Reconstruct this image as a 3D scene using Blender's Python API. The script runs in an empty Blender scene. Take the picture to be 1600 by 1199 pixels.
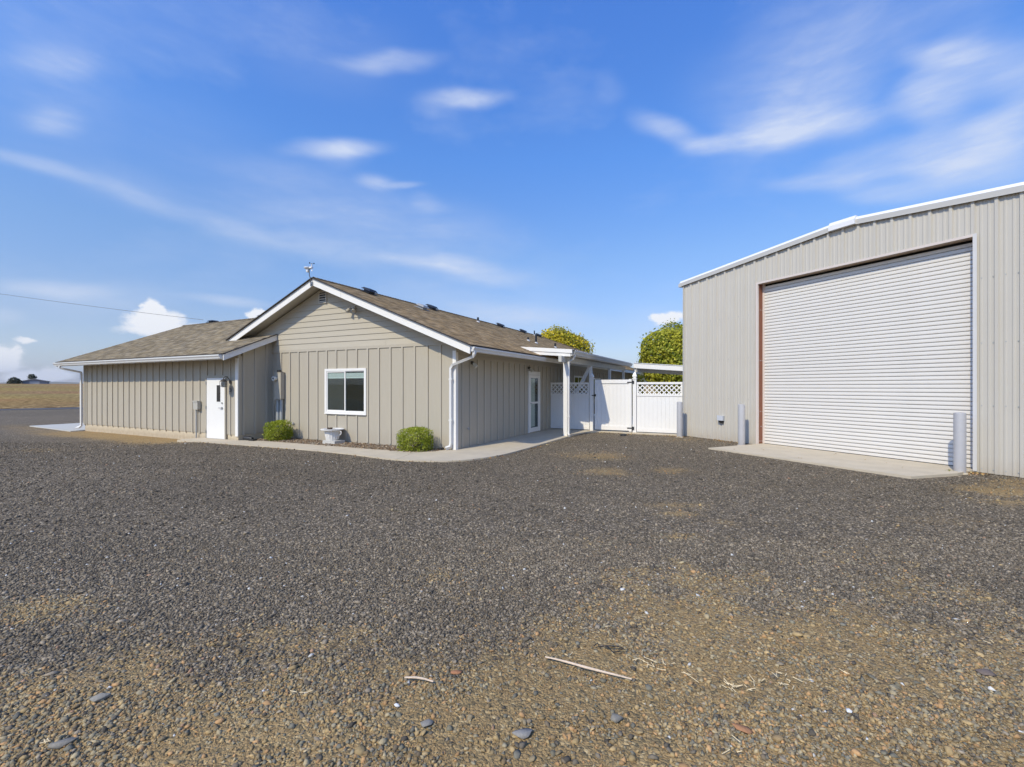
import bpy, math, random
import numpy as np
from mathutils import Vector, Matrix
R = math.radians
random.seed(7); rng = np.random.default_rng(11)
sc = bpy.context.scene
COL = sc.collection

# ------------------------------------------------------------------ camera
CAM_H = 1.72
cd = bpy.data.cameras.new('camera'); cam = bpy.data.objects.new('camera', cd); COL.objects.link(cam)
cam.location = (0, 0, CAM_H); cam.rotation_euler = (R(90), 0, 0)
cd.sensor_width = 36; cd.lens = 16.0; cd.shift_y = 5.5/1600
cd.clip_start = .05; cd.clip_end = 30000
sc.camera = cam

# ------------------------------------------------------------------ light
SUN_AZ, SUN_EL = 38.0, 43.5           # direction the light travels (clockwise from +Y), height
SKY_STRENGTH = 0.12
SUN_STRENGTH = 3.75
sl = bpy.data.lights.new('sun', 'SUN'); sun = bpy.data.objects.new('sun', sl); COL.objects.link(sun)
sl.energy = SUN_STRENGTH; sl.angle = R(.53); sl.color = (1.0, .905, .70)
_d = Vector((math.sin(R(SUN_AZ))*math.cos(R(SUN_EL)), math.cos(R(SUN_AZ))*math.cos(R(SUN_EL)), -math.sin(R(SUN_EL))))
sun.rotation_euler = _d.to_track_quat('-Z', 'Y').to_euler()
sc.view_settings.view_transform = 'Standard'; sc.view_settings.look = 'None'
sc.view_settings.exposure = 0.0; sc.view_settings.gamma = 1.0; sc.view_settings.use_curve_mapping = False
sc.render.engine = 'CYCLES'
sc.cycles.max_bounces = 6; sc.cycles.transparent_max_bounces = 12
sc.cycles.volume_bounces = 0

# ------------------------------------------------------------------ sky
W_ = bpy.data.worlds.new('World'); sc.world = W_; W_.use_nodes = True
wn = W_.node_tree.nodes; wl = W_.node_tree.links; wn.clear()
def N(t, **k):
    n = wn.new(t)
    for a, b in k.items(): setattr(n, a, b)
    return n
def wmath(op, a, b=None, c=None, clamp=False):
    n = N('ShaderNodeMath', operation=op); n.use_clamp = clamp
    for i, v in enumerate((a, b, c)):
        if v is None: continue
        if isinstance(v, (int, float)): n.inputs[i].default_value = v
        else: wl.new(v, n.inputs[i])
    return n.outputs[0]
sky = N('ShaderNodeTexSky', sky_type='NISHITA'); sky.sun_disc = False
sky.sun_elevation = R(SUN_EL); sky.sun_rotation = R(SUN_AZ + 180)
sky.altitude = 300; sky.air_density = 1.0; sky.dust_density = .7; sky.ozone_density = 2.0
tc = N('ShaderNodeTexCoord')
sep = N('ShaderNodeSeparateXYZ'); wl.new(tc.outputs['Generated'], sep.inputs[0])
sx, sy, sz = sep.outputs
az = wmath('MULTIPLY', wmath('ARCTAN2', sx, sy), 57.29578)
el = wmath('MULTIPLY', wmath('ARCSINE', sz), 57.29578)
cmb = N('ShaderNodeCombineXYZ'); wl.new(az, cmb.inputs[0]); wl.new(el, cmb.inputs[1])
def wnoise(scale, detail, rough, vec, sxy=(1, 1), w=0.0, rot=0):
    mp = N('ShaderNodeMapping'); mp.inputs['Scale'].default_value = (sxy[0], sxy[1], 1); mp.inputs['Location'].default_value = (w, w*.7, w*.3)
    mp.inputs['Rotation'].default_value = (0, 0, rot)
    wl.new(vec, mp.inputs[0])
    n = N('ShaderNodeTexNoise'); n.inputs['Scale'].default_value = scale; n.inputs['Detail'].default_value = detail
    n.inputs['Roughness'].default_value = rough; wl.new(mp.outputs[0], n.inputs['Vector'])
    return n
wp = wnoise(.055, 3, .5, cmb.outputs[0])
ws = N('ShaderNodeVectorMath', operation='SUBTRACT'); wl.new(wp.outputs['Color'], ws.inputs[0]); ws.inputs[1].default_value = (.5, .5, .5)
wm = N('ShaderNodeVectorMath', operation='MULTIPLY_ADD'); wl.new(ws.outputs[0], wm.inputs[0]); wm.inputs[1].default_value = (6, 3.0, 0); wl.new(cmb.outputs[0], wm.inputs[2])
P = wm.outputs[0]
def pe(u, v):
    a_ = math.atan((u-800)/711); e_ = math.atan((605-v)/711*math.cos(a_)); return math.degrees(a_), math.degrees(e_)
def blob(u0, v0, u1, v1, wid, wt, vec):
    """elongated soft cloud between two sky directions"""
    (a0, e0), (a1, e1) = pe(u0, v0), pe(u1, v1)
    mp = N('ShaderNodeMapping'); mp.vector_type = 'TEXTURE'
    L = math.hypot(a1-a0, e1-e0)/2
    mp.inputs['Location'].default_value = ((a0+a1)/2, (e0+e1)/2, 0)
    mp.inputs['Rotation'].default_value = (0, 0, math.atan2(e1-e0, a1-a0))
    mp.inputs['Scale'].default_value = (L*1.25, wid, 1)
    wl.new(vec, mp.inputs[0])
    ln = N('ShaderNodeVectorMath', operation='LENGTH'); wl.new(mp.outputs[0], ln.inputs[0])
    mr = N('ShaderNodeMapRange', interpolation_type='SMOOTHERSTEP'); wl.new(ln.outputs['Value'], mr.inputs[0])
    mr.inputs[1].default_value = 1.15; mr.inputs[2].default_value = 0; mr.inputs[3].default_value = 0; mr.inputs[4].default_value = wt
    return mr.outputs[0]
CIR = [  # u0,v0,u1,v1,width(deg),weight
 (-60,228,130,282,.9,.38),(90,270,300,338,1.3,.27),(260,325,470,388,1.7,.26),(430,372,640,418,2.1,.32),(600,400,860,440,2.0,.56),(560,395,760,432,.9,.25),
 (60,262,330,330,2.6,.16),(280,310,640,390,3.2,.20),(420,290,840,390,5.0,.24),(120,150,470,310,7.0,.07),(300,260,560,285,2.0,.16),(330,300,620,345,2.4,.16),
 (430,238,600,230,1.3,.62),(470,246,570,240,1.9,.25),(545,286,620,292,1.1,.5),(600,293,665,288,.5,.45),(660,148,800,152,1.2,.66),(630,162,740,150,2.0,.18),
 (520,96,690,92,1.3,.50),(340,45,640,95,5.0,.12),(20,105,180,112,1.6,.30),(10,188,125,192,1.5,.45),(-60,60,200,210,9.0,.14),
 (975,178,1090,232,1.5,.50),(1050,236,1150,228,1.3,.62),(1110,226,1290,200,1.8,.60),(1110,205,1330,178,2.8,.38),(1270,196,1420,172,1.7,.42),(1400,172,1500,120,2.2,.40),(1440,120,1560,130,4.2,.72),(1480,110,1500,60,4.0,.45),(1540,150,1640,100,4.0,.50),
 (1060,150,1420,100,6.5,.24),(1150,50,1500,30,6.0,.20),(1180,160,1400,140,4.0,.20),(920,125,970,150,2.0,.18),
 (1190,292,1420,266,1.2,.46),(1380,258,1620,205,2.9,.66),(1420,272,1650,262,2.4,.58),(1260,270,1480,225,2.0,.34),(1500,215,1660,200,2.6,.5),(1300,300,1500,300,1.3,.45),
 (-20,432,190,456,1.1,.55),(-20,448,300,470,2.2,.28),(290,464,440,478,.8,.50),(-30,480,60,488,1.0,.35),(700,480,960,500,1.8,.40),(560,440,860,520,4.0,.20),(960,490,1070,520,3.0,.20),(640,310,700,330,1.5,.25),
]
acc = None
for c in CIR:
    o = blob(*c, P)
    acc = o if acc is None else wmath('ADD', acc, o)
fib = wnoise(.11, 8, .6, P, (1, 4.8), 3.1, .12)
fib2 = wnoise(.5, 5, .6, P, (1, 3.2), 8.2, -.35)
f1 = N('ShaderNodeMapRange'); wl.new(fib.outputs[0], f1.inputs[0]); f1.inputs[1].default_value = .30; f1.inputs[2].default_value = .68; f1.inputs[3].default_value = .58; f1.inputs[4].default_value = 1.14
f2 = N('ShaderNodeMapRange'); wl.new(fib2.outputs[0], f2.inputs[0]); f2.inputs[1].default_value = .3; f2.inputs[2].default_value = .7; f2.inputs[3].default_value = .86; f2.inputs[4].default_value = 1.10
# faint cirrus veil everywhere in the sky, so that the sky goes on beyond the frame
veil = wnoise(.03, 6, .6, P, (1, 2.4), 21.0, .2)
v1 = N('ShaderNodeMapRange'); wl.new(veil.outputs[0], v1.inputs[0]); v1.inputs[1].default_value = .50; v1.inputs[2].default_value = .80; v1.inputs[3].default_value = 0; v1.inputs[4].default_value = .34
cir = wmath('MULTIPLY', wmath('MULTIPLY', wmath('ADD', acc, v1.outputs[0]), f1.outputs[0]), f2.outputs[0])
cir = wmath('MINIMUM', wmath('MULTIPLY', cir, .86), .84)
# small cumulus low over the horizon
CUM = [(185,500,295,500,1.5,1.0),(218,486,262,484,1.5,1.0),(165,513,340,515,1.1,.75),(385,492,420,492,1.1,1.0),(-40,562,48,562,1.7,1.0),(10,556,40,556,1.5,.9),(40,582,125,588,1.0,.9),(1010,498,1052,496,1.0,.9),(1020,505,1075,490,1.2,.8),(-20,590,110,590,1.2,.7),(20,530,60,532,.5,.6)]
acc2 = None
cn = wnoise(.8, 8, .64, cmb.outputs[0], (1, 1.3), 5.0)
cns = N('ShaderNodeVectorMath', operation='SUBTRACT'); wl.new(cn.outputs['Color'], cns.inputs[0]); cns.inputs[1].default_value = (.5, .5, .5)
cnm = N('ShaderNodeVectorMath', operation='MULTIPLY_ADD'); wl.new(cns.outputs[0], cnm.inputs[0]); cnm.inputs[1].default_value = (2.0, 1.2, 0); wl.new(cmb.outputs[0], cnm.inputs[2])
for c in CUM:
    o = blob(*c, cnm.outputs[0]); acc2 = o if acc2 is None else wmath('MAXIMUM', acc2, o)
cm = N('ShaderNodeMapRange', interpolation_type='SMOOTHSTEP'); wl.new(acc2, cm.inputs[0]); cm.inputs[1].default_value = .12; cm.inputs[2].default_value = .62; cm.inputs[4].default_value = .93
hs = N('ShaderNodeHueSaturation'); wl.new(sky.outputs[0], hs.inputs['Color']); hs.inputs['Saturation'].default_value = 1.0; hs.inputs['Value'].default_value = 1.0; SKYHS = hs
tint = N('ShaderNodeMix', data_type='RGBA', blend_type='MULTIPLY'); tint.inputs[0].default_value = 1
# the photograph's sky is a deeper, cleaner blue towards the zenith than the model's
grade = N('ShaderNodeValToRGB'); wl.new(wmath('DIVIDE', el, 90.0), grade.inputs[0])
_g = [(0, (1.04, 1.02, 1.16)), (.075, (1.03, 1.03, 1.20)), (.172, (1.04, 1.25, 1.52)), (.292, (.84, 1.38, 2.06)), (.44, (.78, 1.42, 2.42)), (1, (.80, 1.40, 2.3))]
grade.color_ramp.elements[0].position = _g[0][0]; grade.color_ramp.elements[0].color = (*_g[0][1], 1)
grade.color_ramp.elements[1].position = 1; grade.color_ramp.elements[1].color = (*_g[-1][1], 1)
for _p, _c in _g[1:-1]:
    _e = grade.color_ramp.elements.new(_p); _e.color = (*_c, 1)
wl.new(hs.outputs[0], tint.inputs[6]); wl.new(grade.outputs[0], tint.inputs[7]); SKYTINT = tint
m1 = N('ShaderNodeMix', data_type='RGBA'); wl.new(cir, m1.inputs[0]); wl.new(tint.outputs[2], m1.inputs[6]); m1.inputs[7].default_value = (6.0, 6.6, 7.9, 1)
m2 = N('ShaderNodeMix', data_type='RGBA'); wl.new(cm.outputs[0], m2.inputs[0]); wl.new(m1.outputs[2], m2.inputs[6]); m2.inputs[7].default_value = (8.3, 8.4, 8.6, 1)
bg = N('ShaderNodeBackground'); wl.new(m2.outputs[2], bg.inputs[0]); bg.inputs[1].default_value = SKY_STRENGTH
wo = N('ShaderNodeOutputWorld'); wl.new(bg.outputs[0], wo.inputs[0])
W_.cycles.sampling_method = 'MANUAL'; W_.cycles.sample_map_resolution = 512

# ------------------------------------------------------------------ materials
MATS = {}
def mat(name, col, rough=.6, var=.08, scale=6.0, bump=0.0, bscale=60.0, metal=0.0, spec=.5, stretch=(1, 1, 1), dirt=None, coat=0.0, objrand=0.0):
    if name in MATS: return MATS[name]
    m = bpy.data.materials.new(name); m.use_nodes = True; MATS[name] = m
    nt = m.node_tree; n = nt.nodes; l = nt.links; b = n['Principled BSDF']
    b.inputs['Roughness'].default_value = rough; b.inputs['Metallic'].default_value = metal
    b.inputs['Specular IOR Level'].default_value = spec; b.inputs['Coat Weight'].default_value = coat
    t = n.new('ShaderNodeTexCoord'); mp = n.new('ShaderNodeMapping'); mp.inputs['Scale'].default_value = stretch
    l.new(t.outputs['Object'], mp.inputs[0])
    ns = n.new('ShaderNodeTexNoise'); ns.inputs['Scale'].default_value = scale; ns.inputs['Detail'].default_value = 5; ns.inputs['Roughness'].default_value = .6
    l.new(mp.outputs[0], ns.inputs['Vector'])
    mr = n.new('ShaderNodeMapRange'); l.new(ns.outputs[0], mr.inputs[0]); mr.inputs[1].default_value = .25; mr.inputs[2].default_value = .75
    mr.inputs[3].default_value = 1-var; mr.inputs[4].default_value = 1+var
    val = mr.outputs[0]
    if objrand:
        oi = n.new('ShaderNodeObjectInfo'); r2 = n.new('ShaderNodeMapRange'); l.new(oi.outputs['Random'], r2.inputs[0]); r2.inputs[3].default_value = 1-objrand; r2.inputs[4].default_value = 1+objrand
        mu = n.new('ShaderNodeMath'); mu.operation = 'MULTIPLY'; l.new(val, mu.inputs[0]); l.new(r2.outputs[0], mu.inputs[1]); val = mu.outputs[0]
    vm = n.new('ShaderNodeVectorMath'); vm.operation = 'SCALE'; vm.inputs[0].default_value = col[:3]; l.new(val, vm.inputs['Scale'])
    out = vm.outputs[0]
    if dirt:   # splash dirt close to the ground: (colour, height, amount)
        dc, dh, da = dirt
        g = n.new('ShaderNodeNewGeometry'); s = n.new('ShaderNodeSeparateXYZ'); l.new(g.outputs['Position'], s.inputs[0])
        d1 = n.new('ShaderNodeMapRange'); l.new(s.outputs[2], d1.inputs[0]); d1.inputs[1].default_value = dh; d1.inputs[2].default_value = 0; d1.inputs[3].default_value = 0; d1.inputs[4].default_value = da
        n2 = n.new('ShaderNodeTexNoise'); n2.inputs['Scale'].default_value = 9; n2.inputs['Detail'].default_value = 6
        l.new(g.outputs['Position'], n2.inputs['Vector'])
        mm = n.new('ShaderNodeMath'); mm.operation = 'MULTIPLY'; l.new(d1.outputs[0], mm.inputs[0]); l.new(n2.outputs[0], mm.inputs[1])
        mx = n.new('ShaderNodeMix'); mx.data_type = 'RGBA'; l.new(mm.outputs[0], mx.inputs[0]); l.new(out, mx.inputs[6]); mx.inputs[7].default_value = (*dc, 1)
        out = mx.outputs[2]
    l.new(out, b.inputs['Base Color'])
    if bump:
        nb = n.new('ShaderNodeTexNoise'); nb.inputs['Scale'].default_value = bscale; nb.inputs['Detail'].default_value = 4
        l.new(mp.outputs[0], nb.inputs['Vector'])
        bp = n.new('ShaderNodeBump'); bp.inputs['Strength'].default_value = bump; bp.inputs['Distance'].default_value = .01
        l.new(nb.outputs[0], bp.inputs['Height']); l.new(bp.outputs[0], b.inputs['Normal'])
    return m
SID = (.435, .388, .302)
m_board = mat('painted_siding', SID, .7, .035, 3, .25, 40, stretch=(5, 5, .6), dirt=((.36, .30, .22), .45, .7), objrand=.015)
m_batten = mat('painted_batten', (.445, .398, .312), .7, .03, 3, .2, 40, stretch=(5, 5, .6), objrand=.03)
m_lap = mat('painted_lap_board', (.46, .412, .322), .7, .035, 3, .25, 40, stretch=(.6, 5, 5), objrand=.025)
m_trim = mat('white_trim_paint', (.80, .775, .72), .5, .03, 4, .1, 50)
m_soffit = mat('soffit_paint', (.55, .51, .43), .7, .04, 4)
m_gutter = mat('gutter_aluminium', (.70, .69, .66), .35, .03, 3)
m_found = mat('foundation_concrete', (.58, .49, .345), .85, .09, 5, .3, 60, dirt=((.34, .26, .17), .14, .9))
m_white_door = mat('white_steel_door', (.83, .81, .76), .4, .015, 3, dirt=((.5, .45, .38), .3, .35))
m_vinyl = mat('white_vinyl', (.82, .80, .76), .35, .015, 3, dirt=((.5, .45, .38), .35, .4), objrand=.012)
m_black = mat('black_metal', (.02, .02, .02), .5, .2, 20)
m_dark = mat('dark_bronze', (.05, .045, .04), .45, .2, 20)
m_steel = mat('brushed_steel', (.45, .45, .44), .35, .1, 20, metal=1)
m_greybox = mat('grey_enclosure_paint', (.40, .41, .40), .5, .05, 6)
m_beigebox = mat('beige_enclosure_paint', (.42, .385, .315), .5, .04, 6)
m_conduit = mat('grey_plastic_conduit', (.36, .37, .36), .5, .05, 6)
m_pvcrust = mat('painted_conduit', (.42, .36, .28), .6, .1, 6)
m_jamb = mat('red_oxide_primer_steel', (.23, .085, .045), .6, .12, 5)
m_hdr = mat('header_trim_steel', (.46, .36, .28), .5, .05, 3)
m_opentrim = mat('opening_trim_steel', (.66, .58, .52), .45, .03, 3)
m_panel = mat('ribbed_steel_siding', (.53, .498, .432), .42, .02, 1.5, dirt=((.42, .34, .24), .35, .8), objrand=.012)
m_raketrim = mat('rake_trim_steel', (.50, .485, .45), .4, .02, 2)
m_mroof = mat('white_steel_roof', (.78, .78, .78), .4, .03, 2)
m_slat = mat('white_door_slat', (.74, .71, .655), .38, .02, 3, dirt=((.5, .44, .36), .4, .45), objrand=.012)
m_rubber = mat('rubber_seal', (.05, .05, .05), .8, .2, 20)
m_bollard = mat('bollard_paint', (.41, .405, .41), .5, .05, 5, dirt=((.4, .33, .25), .25, .6))
m_bark = mat('tree_bark', (.12, .085, .06), .9, .3, 12, .6, 30)
m_stone_block = mat('cast_stone', (.55, .53, .48), .9, .12, 14, .5, 60)
m_urn = mat('painted_urn', (.74, .72, .68), .7, .08, 14, .3, 60)
m_rod = mat('weather_station_plastic', (.80, .80, .79), .4, .03, 10)
m_ply = mat('wood_post', (.15, .10, .07), .9, .25, 8, .5, 20, stretch=(3, 3, .4))
m_wood = mat('weathered_wood', (.66, .52, .38), .8, .22, 30, .5, 60)
m_straw = mat('straw', (.75, .60, .36), .8, .25, 30)
m_interior = mat('room_dark', (.008, .009, .008), .9, .2, 4)  # near-black colour stands in for unlit interiors
m_curtain = mat('curtain_cloth', (.80, .79, .72), .9, .1, 6, stretch=(8, 8, .3))
m_blind = mat('blind_slat', (.70, .74, .72), .6, .04, 6)
m_screen = mat('insect_screen', (.075, .072, .068), .75, .05, 3)
m_vent = mat('roof_vent_plastic', (.018, .020, .024), .45, .2, 10)
m_ventgrey = mat('galvanised_vent', (.33, .33, .32), .5, .1, 10)
m_lead = mat('pipe_flashing', (.5, .5, .5), .5, .1, 10)
m_frost = mat('frosted_lamp_glass', (.62, .60, .52), .3, .04, 10)
m_wire = mat('wire_rubber', (.16, .16, .16), .8, .1, 10)
m_barnwall = mat('barn_wall', (.20, .21, .24), .8, .05, 2)
m_barnroof = mat('barn_roof', (.45, .45, .44), .6, .05, 2)

def glass_mat(name, tint=(.92, .96, .94), tr=.92):
    m = bpy.data.materials.new(name); m.use_nodes = True; nt = m.node_tree; n = nt.nodes; l = nt.links; n.clear()
    o = n.new('ShaderNodeOutputMaterial'); t = n.new('ShaderNodeBsdfTransparent'); t.inputs[0].default_value = (*[c*tr for c in tint], 1)
    g = n.new('ShaderNodeBsdfGlossy'); g.inputs['Roughness'].default_value = .02
    g.inputs[0].default_value = (.85, .9, .9, 1)
    f = n.new('ShaderNodeFresnel'); f.inputs[0].default_value = 1.55
    geo = n.new('ShaderNodeNewGeometry'); inv = n.new('ShaderNodeMath'); inv.operation = 'SUBTRACT'; inv.inputs[0].default_value = 1; l.new(geo.outputs['Backfacing'], inv.inputs[1]); ff = n.new('ShaderNodeMath'); ff.operation = 'MULTIPLY'; l.new(f.outputs[0], ff.inputs[0]); l.new(inv.outputs[0], ff.inputs[1])
    tcn = n.new('ShaderNodeTexCoord'); ns = n.new('ShaderNodeTexNoise'); ns.inputs['Scale'].default_value = 3.0; l.new(tcn.outputs['Object'], ns.inputs['Vector'])
    bp = n.new('ShaderNodeBump'); bp.inputs['Strength'].default_value = .03; bp.inputs['Distance'].default_value = .02; l.new(ns.outputs[0], bp.inputs['Height'])
    l.new(bp.outputs[0], g.inputs['Normal']); l.new(bp.outputs[0], f.inputs['Normal'])
    mx = n.new('ShaderNodeMixShader'); l.new(ff.outputs[0], mx.inputs[0]); l.new(t.outputs[0], mx.inputs[1]); l.new(g.outputs[0], mx.inputs[2])
    l.new(mx.outputs[0], o.inputs[0]); return m
m_glass = glass_mat('window_glass')

def attr_mat(name, attr='tone', rough=.9, bump=0, bscale=80, noise=0, nscale=60, trans=0, spec=.3):
    """colour carried by the mesh (each stone, shingle, leaf its own colour)"""
    m = bpy.data.materials.new(name); m.use_nodes = True; nt = m.node_tree; n = nt.nodes; l = nt.links; b = n['Principled BSDF']
    a = n.new('ShaderNodeAttribute'); a.attribute_name = attr
    out = a.outputs['Color']
    g = n.new('ShaderNodeTexCoord')
    if noise:
        ns = n.new('ShaderNodeTexNoise'); ns.inputs['Scale'].default_value = nscale; ns.inputs['Detail'].default_value = 4; l.new(g.outputs['Object'], ns.inputs['Vector'])
        mr = n.new('ShaderNodeMapRange'); l.new(ns.outputs[0], mr.inputs[0]); mr.inputs[1].default_value = .3; mr.inputs[2].default_value = .7; mr.inputs[3].default_value = 1-noise; mr.inputs[4].default_value = 1+noise
        vm = n.new('ShaderNodeVectorMath'); vm.operation = 'SCALE'; l.new(out, vm.inputs[0]); l.new(mr.outputs[0], vm.inputs['Scale']); out = vm.outputs[0]
    l.new(out, b.inputs['Base Color']); b.inputs['Roughness'].default_value = rough; b.inputs['Specular IOR Level'].default_value = spec
    if bump:
        nb = n.new('ShaderNodeTexNoise'); nb.inputs['Scale'].default_value = bscale; nb.inputs['Detail'].default_value = 4; l.new(g.outputs['Object'], nb.inputs['Vector'])
        bp = n.new('ShaderNodeBump'); bp.inputs['Strength'].default_value = bump; bp.inputs['Distance'].default_value = .008; l.new(nb.outputs[0], bp.inputs['Height']); l.new(bp.outputs[0], b.inputs['Normal'])
    if trans:
        t = n.new('ShaderNodeBsdfTranslucent'); l.new(out, t.inputs[0]); mx = n.new('ShaderNodeMixShader'); mx.inputs[0].default_value = trans
        l.new(b.outputs[0], mx.inputs[1]); l.new(t.outputs[0], mx.inputs[2]); l.new(mx.outputs[0], n['Material Output'].inputs[0])
    return m
m_shingle = attr_mat('asphalt_shingle', rough=1, bump=.5, bscale=120, noise=.22, nscale=60, spec=.0)
m_stone = attr_mat('crushed_stone', rough=.85, bump=.3, bscale=150, noise=.12, nscale=90, spec=.25)
m_leaf = attr_mat('tree_leaf', rough=.55, trans=.4, spec=.35)
m_chip = attr_mat('bark_chip', rough=.9, spec=.2)

# ------------------------------------------------------------------ mesh helpers
def link(name, me, m, parent=None):
    o = bpy.data.objects.new(name, me); COL.objects.link(o)
    if m is not None and not me.materials: me.materials.append(m)
    if parent is not None: o.parent = parent
    return o
class MB:
    def __init__(s): s.v = []; s.f = []
    def poly(s, pts):
        i = len(s.v); s.v += [tuple(p) for p in pts]; s.f.append(tuple(range(i, i+len(pts)))); return s
    def hexa(s, p):            # 8 points: bottom 4 ccw, top 4 ccw
        i = len(s.v); s.v += [tuple(q) for q in p]
        for f in ((3, 2, 1, 0), (4, 5, 6, 7), (0, 1, 5, 4), (1, 2, 6, 5), (2, 3, 7, 6), (3, 0, 4, 7)): s.f.append(tuple(i+k for k in f))
        return s
    def box(s, x0, x1, y0, y1, z0, z1):
        x0, x1 = min(x0, x1), max(x0, x1); y0, y1 = min(y0, y1), max(y0, y1); z0, z1 = min(z0, z1), max(z0, z1)
        return s.hexa([(x0, y0, z0), (x1, y0, z0), (x1, y1, z0), (x0, y1, z0), (x0, y0, z1), (x1, y0, z1), (x1, y1, z1), (x0, y1, z1)])
    def prism(s, pts, d):      # planar polygon extruded by vector d
        n = len(pts); i = len(s.v); d = Vector(d)
        s.v += [tuple(p) for p in pts] + [tuple(Vector(p)+d) for p in pts]
        s.f.append(tuple(range(i, i+n))[::-1]); s.f.append(tuple(range(i+n, i+2*n)))
        for k in range(n):
            k2 = (k+1) % n; s.f.append((i+k, i+k2, i+n+k2, i+n+k))
        return s
    def tube(s, path, r, seg=8, cap=True, sq=None):
        path = [Vector(p) for p in path]; i0 = len(s.v); n = len(path)
        up0 = None
        for k, p in enumerate(path):
            if k == 0: t = path[1]-p
            elif k == n-1: t = p-path[k-1]
            else: t = (path[k+1]-p).normalized()+(p-path[k-1]).normalized()
            t.normalize()
            if up0 is None:
                up0 = Vector((0, 0, 1)) if abs(t.z) < .9 else Vector((1, 0, 0))
            if sq: up0 = Vector((1, 0, 0)) if abs(t.x) < .9 else Vector((0, 0, 1))
            x = up0 - t*up0.dot(t); x.normalize(); up0 = x; y = t.cross(x)
            rr = r[k] if isinstance(r, (list, tuple)) else r
            for j in range(seg):
                an = 2*math.pi*j/seg + (math.pi/4 if sq else 0)
                a_, b_ = math.cos(an), math.sin(an)
                if sq: a_ *= sq[0]*1.4142; b_ *= sq[1]*1.4142; s.v.append(tuple(p+x*a_+y*b_))
                else: s.v.append(tuple(p+x*a_*rr+y*b_*rr))
        for k in range(n-1):
            for j in range(seg):
                a_ = i0+k*seg+j; b_ = i0+k*seg+(j+1) % seg
                s.f.append((a_, b_, b_+seg, a_+seg))
        if cap:
            s.f.append(tuple(i0+j for j in range(seg))[::-1]); s.f.append(tuple(i0+(n-1)*seg+j for j in range(seg)))
        return s
    def lathe(s, prof, c=(0, 0, 0), seg=24, flute=0, nfl=0):
        i0 = len(s.v)
        for (r, z) in prof:
            for j in range(seg):
                an = 2*math.pi*j/seg; rr = r*(1+(flute*math.cos(nfl*an) if flute else 0))
                s.v.append((c[0]+rr*math.cos(an), c[1]+rr*math.sin(an), c[2]+z))
        n = len(prof)
        for k in range(n-1):
            for j in range(seg):
                a_ = i0+k*seg+j; b_ = i0+k*seg+(j+1) % seg; s.f.append((a_, b_, b_+seg, a_+seg))
        s.f.append(tuple(i0+j for j in range(seg))[::-1]); s.f.append(tuple(i0+(n-1)*seg+j for j in range(seg)))
        return s
    def build(s, name, m, parent=None, smooth=False, loc=None, rot=None):
        me = bpy.data.meshes.new(name); me.from_pydata(s.v, [], s.f); me.update()
        if smooth:
            me.polygons.foreach_set('use_smooth', [True]*len(me.polygons))
            try: me.set_sharp_from_angle(angle=R(38))
            except Exception: pass
        o = link(name, me, m, parent)
        if loc is not None: o.location = loc
        if rot is not None: o.rotation_euler = rot
        return o
def tag(o, label, cat, group=None):
    o['label'] = label; o['category'] = cat
    if group: o['group'] = group
    return o
def struct(o): o['kind'] = 'structure'; return o
def stuff(o, label=None, cat=None):
    o['kind'] = 'stuff'
    if label: o['label'] = label; o['category'] = cat
    return o
def empty(name, loc=(0, 0, 0), rz=0):
    o = bpy.data.objects.new(name, None); COL.objects.link(o); o.location = loc; o.rotation_euler = (0, 0, rz); o.empty_display_size = .3; return o
def bulk(name, V, Fc, colors, m, parent=None, nper=3):
    """V (n,3), Fc (m,nper) ints, colors (m,3) per face -> one mesh"""
    me = bpy.data.meshes.new(name); me.vertices.add(len(V)); me.vertices.foreach_set('co', np.asarray(V, np.float32).ravel())
    nf = len(Fc); me.loops.add(nf*nper); me.loops.foreach_set('vertex_index', np.asarray(Fc, np.int32).ravel())
    me.polygons.add(nf); me.polygons.foreach_set('loop_start', np.arange(0, nf*nper, nper, dtype=np.int32))
    try: me.polygons.foreach_set('loop_total', np.full(nf, nper, np.int32))
    except Exception: pass
    me.update(calc_edges=True)
    at = me.color_attributes.new('tone', 'FLOAT_COLOR', 'CORNER')
    c4 = np.ones((nf, nper, 4), np.float32); c4[:, :, :3] = np.asarray(colors, np.float32)[:, None, :]
    at.data.foreach_set('color', c4.ravel())
    return link(name, me, m, parent)

# frames: world <-> house axes A (left along the front), B (back), and the shop's axes m, n
CX, CY = -1.5176, 12.2611
TH = math.atan2(350, 711)
def hw(A, B, z=0): return Vector((CX - A*math.cos(TH) + B*math.sin(TH), CY + A*math.sin(TH) + B*math.cos(TH), z))
HROT = -TH
TM = math.atan2(343, 711)
MX, MY = 7.5856, 13.6896
_g = None
def _m0():
    Y = (0.05-CAM_H)/((605-692.8)/711); return ((1194-800)/711*Y, Y)
MX, MY = _m0()
MROT = math.atan2(-math.cos(TM), math.sin(TM))
def mw(m, n, z=0): return Vector((MX + m*math.sin(TM) - n*math.cos(TM), MY - m*math.cos(TM) - n*math.sin(TM), z))
def inv_house(X, Y):
    dx, dy = X-CX, Y-CY
    return -dx*math.cos(TH)+dy*math.sin(TH), dx*math.sin(TH)+dy*math.cos(TH)
def inv_shop(X, Y):
    dx, dy = X-MX, Y-MY
    return dx*math.sin(TM)-dy*math.cos(TM), -dx*math.cos(TM)-dy*math.sin(TM)
def gp(u, v):  # where a spot of the yard lies in metres
    Y = CAM_H*711/(v-605); return (u-800)/711*Y, Y

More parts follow.
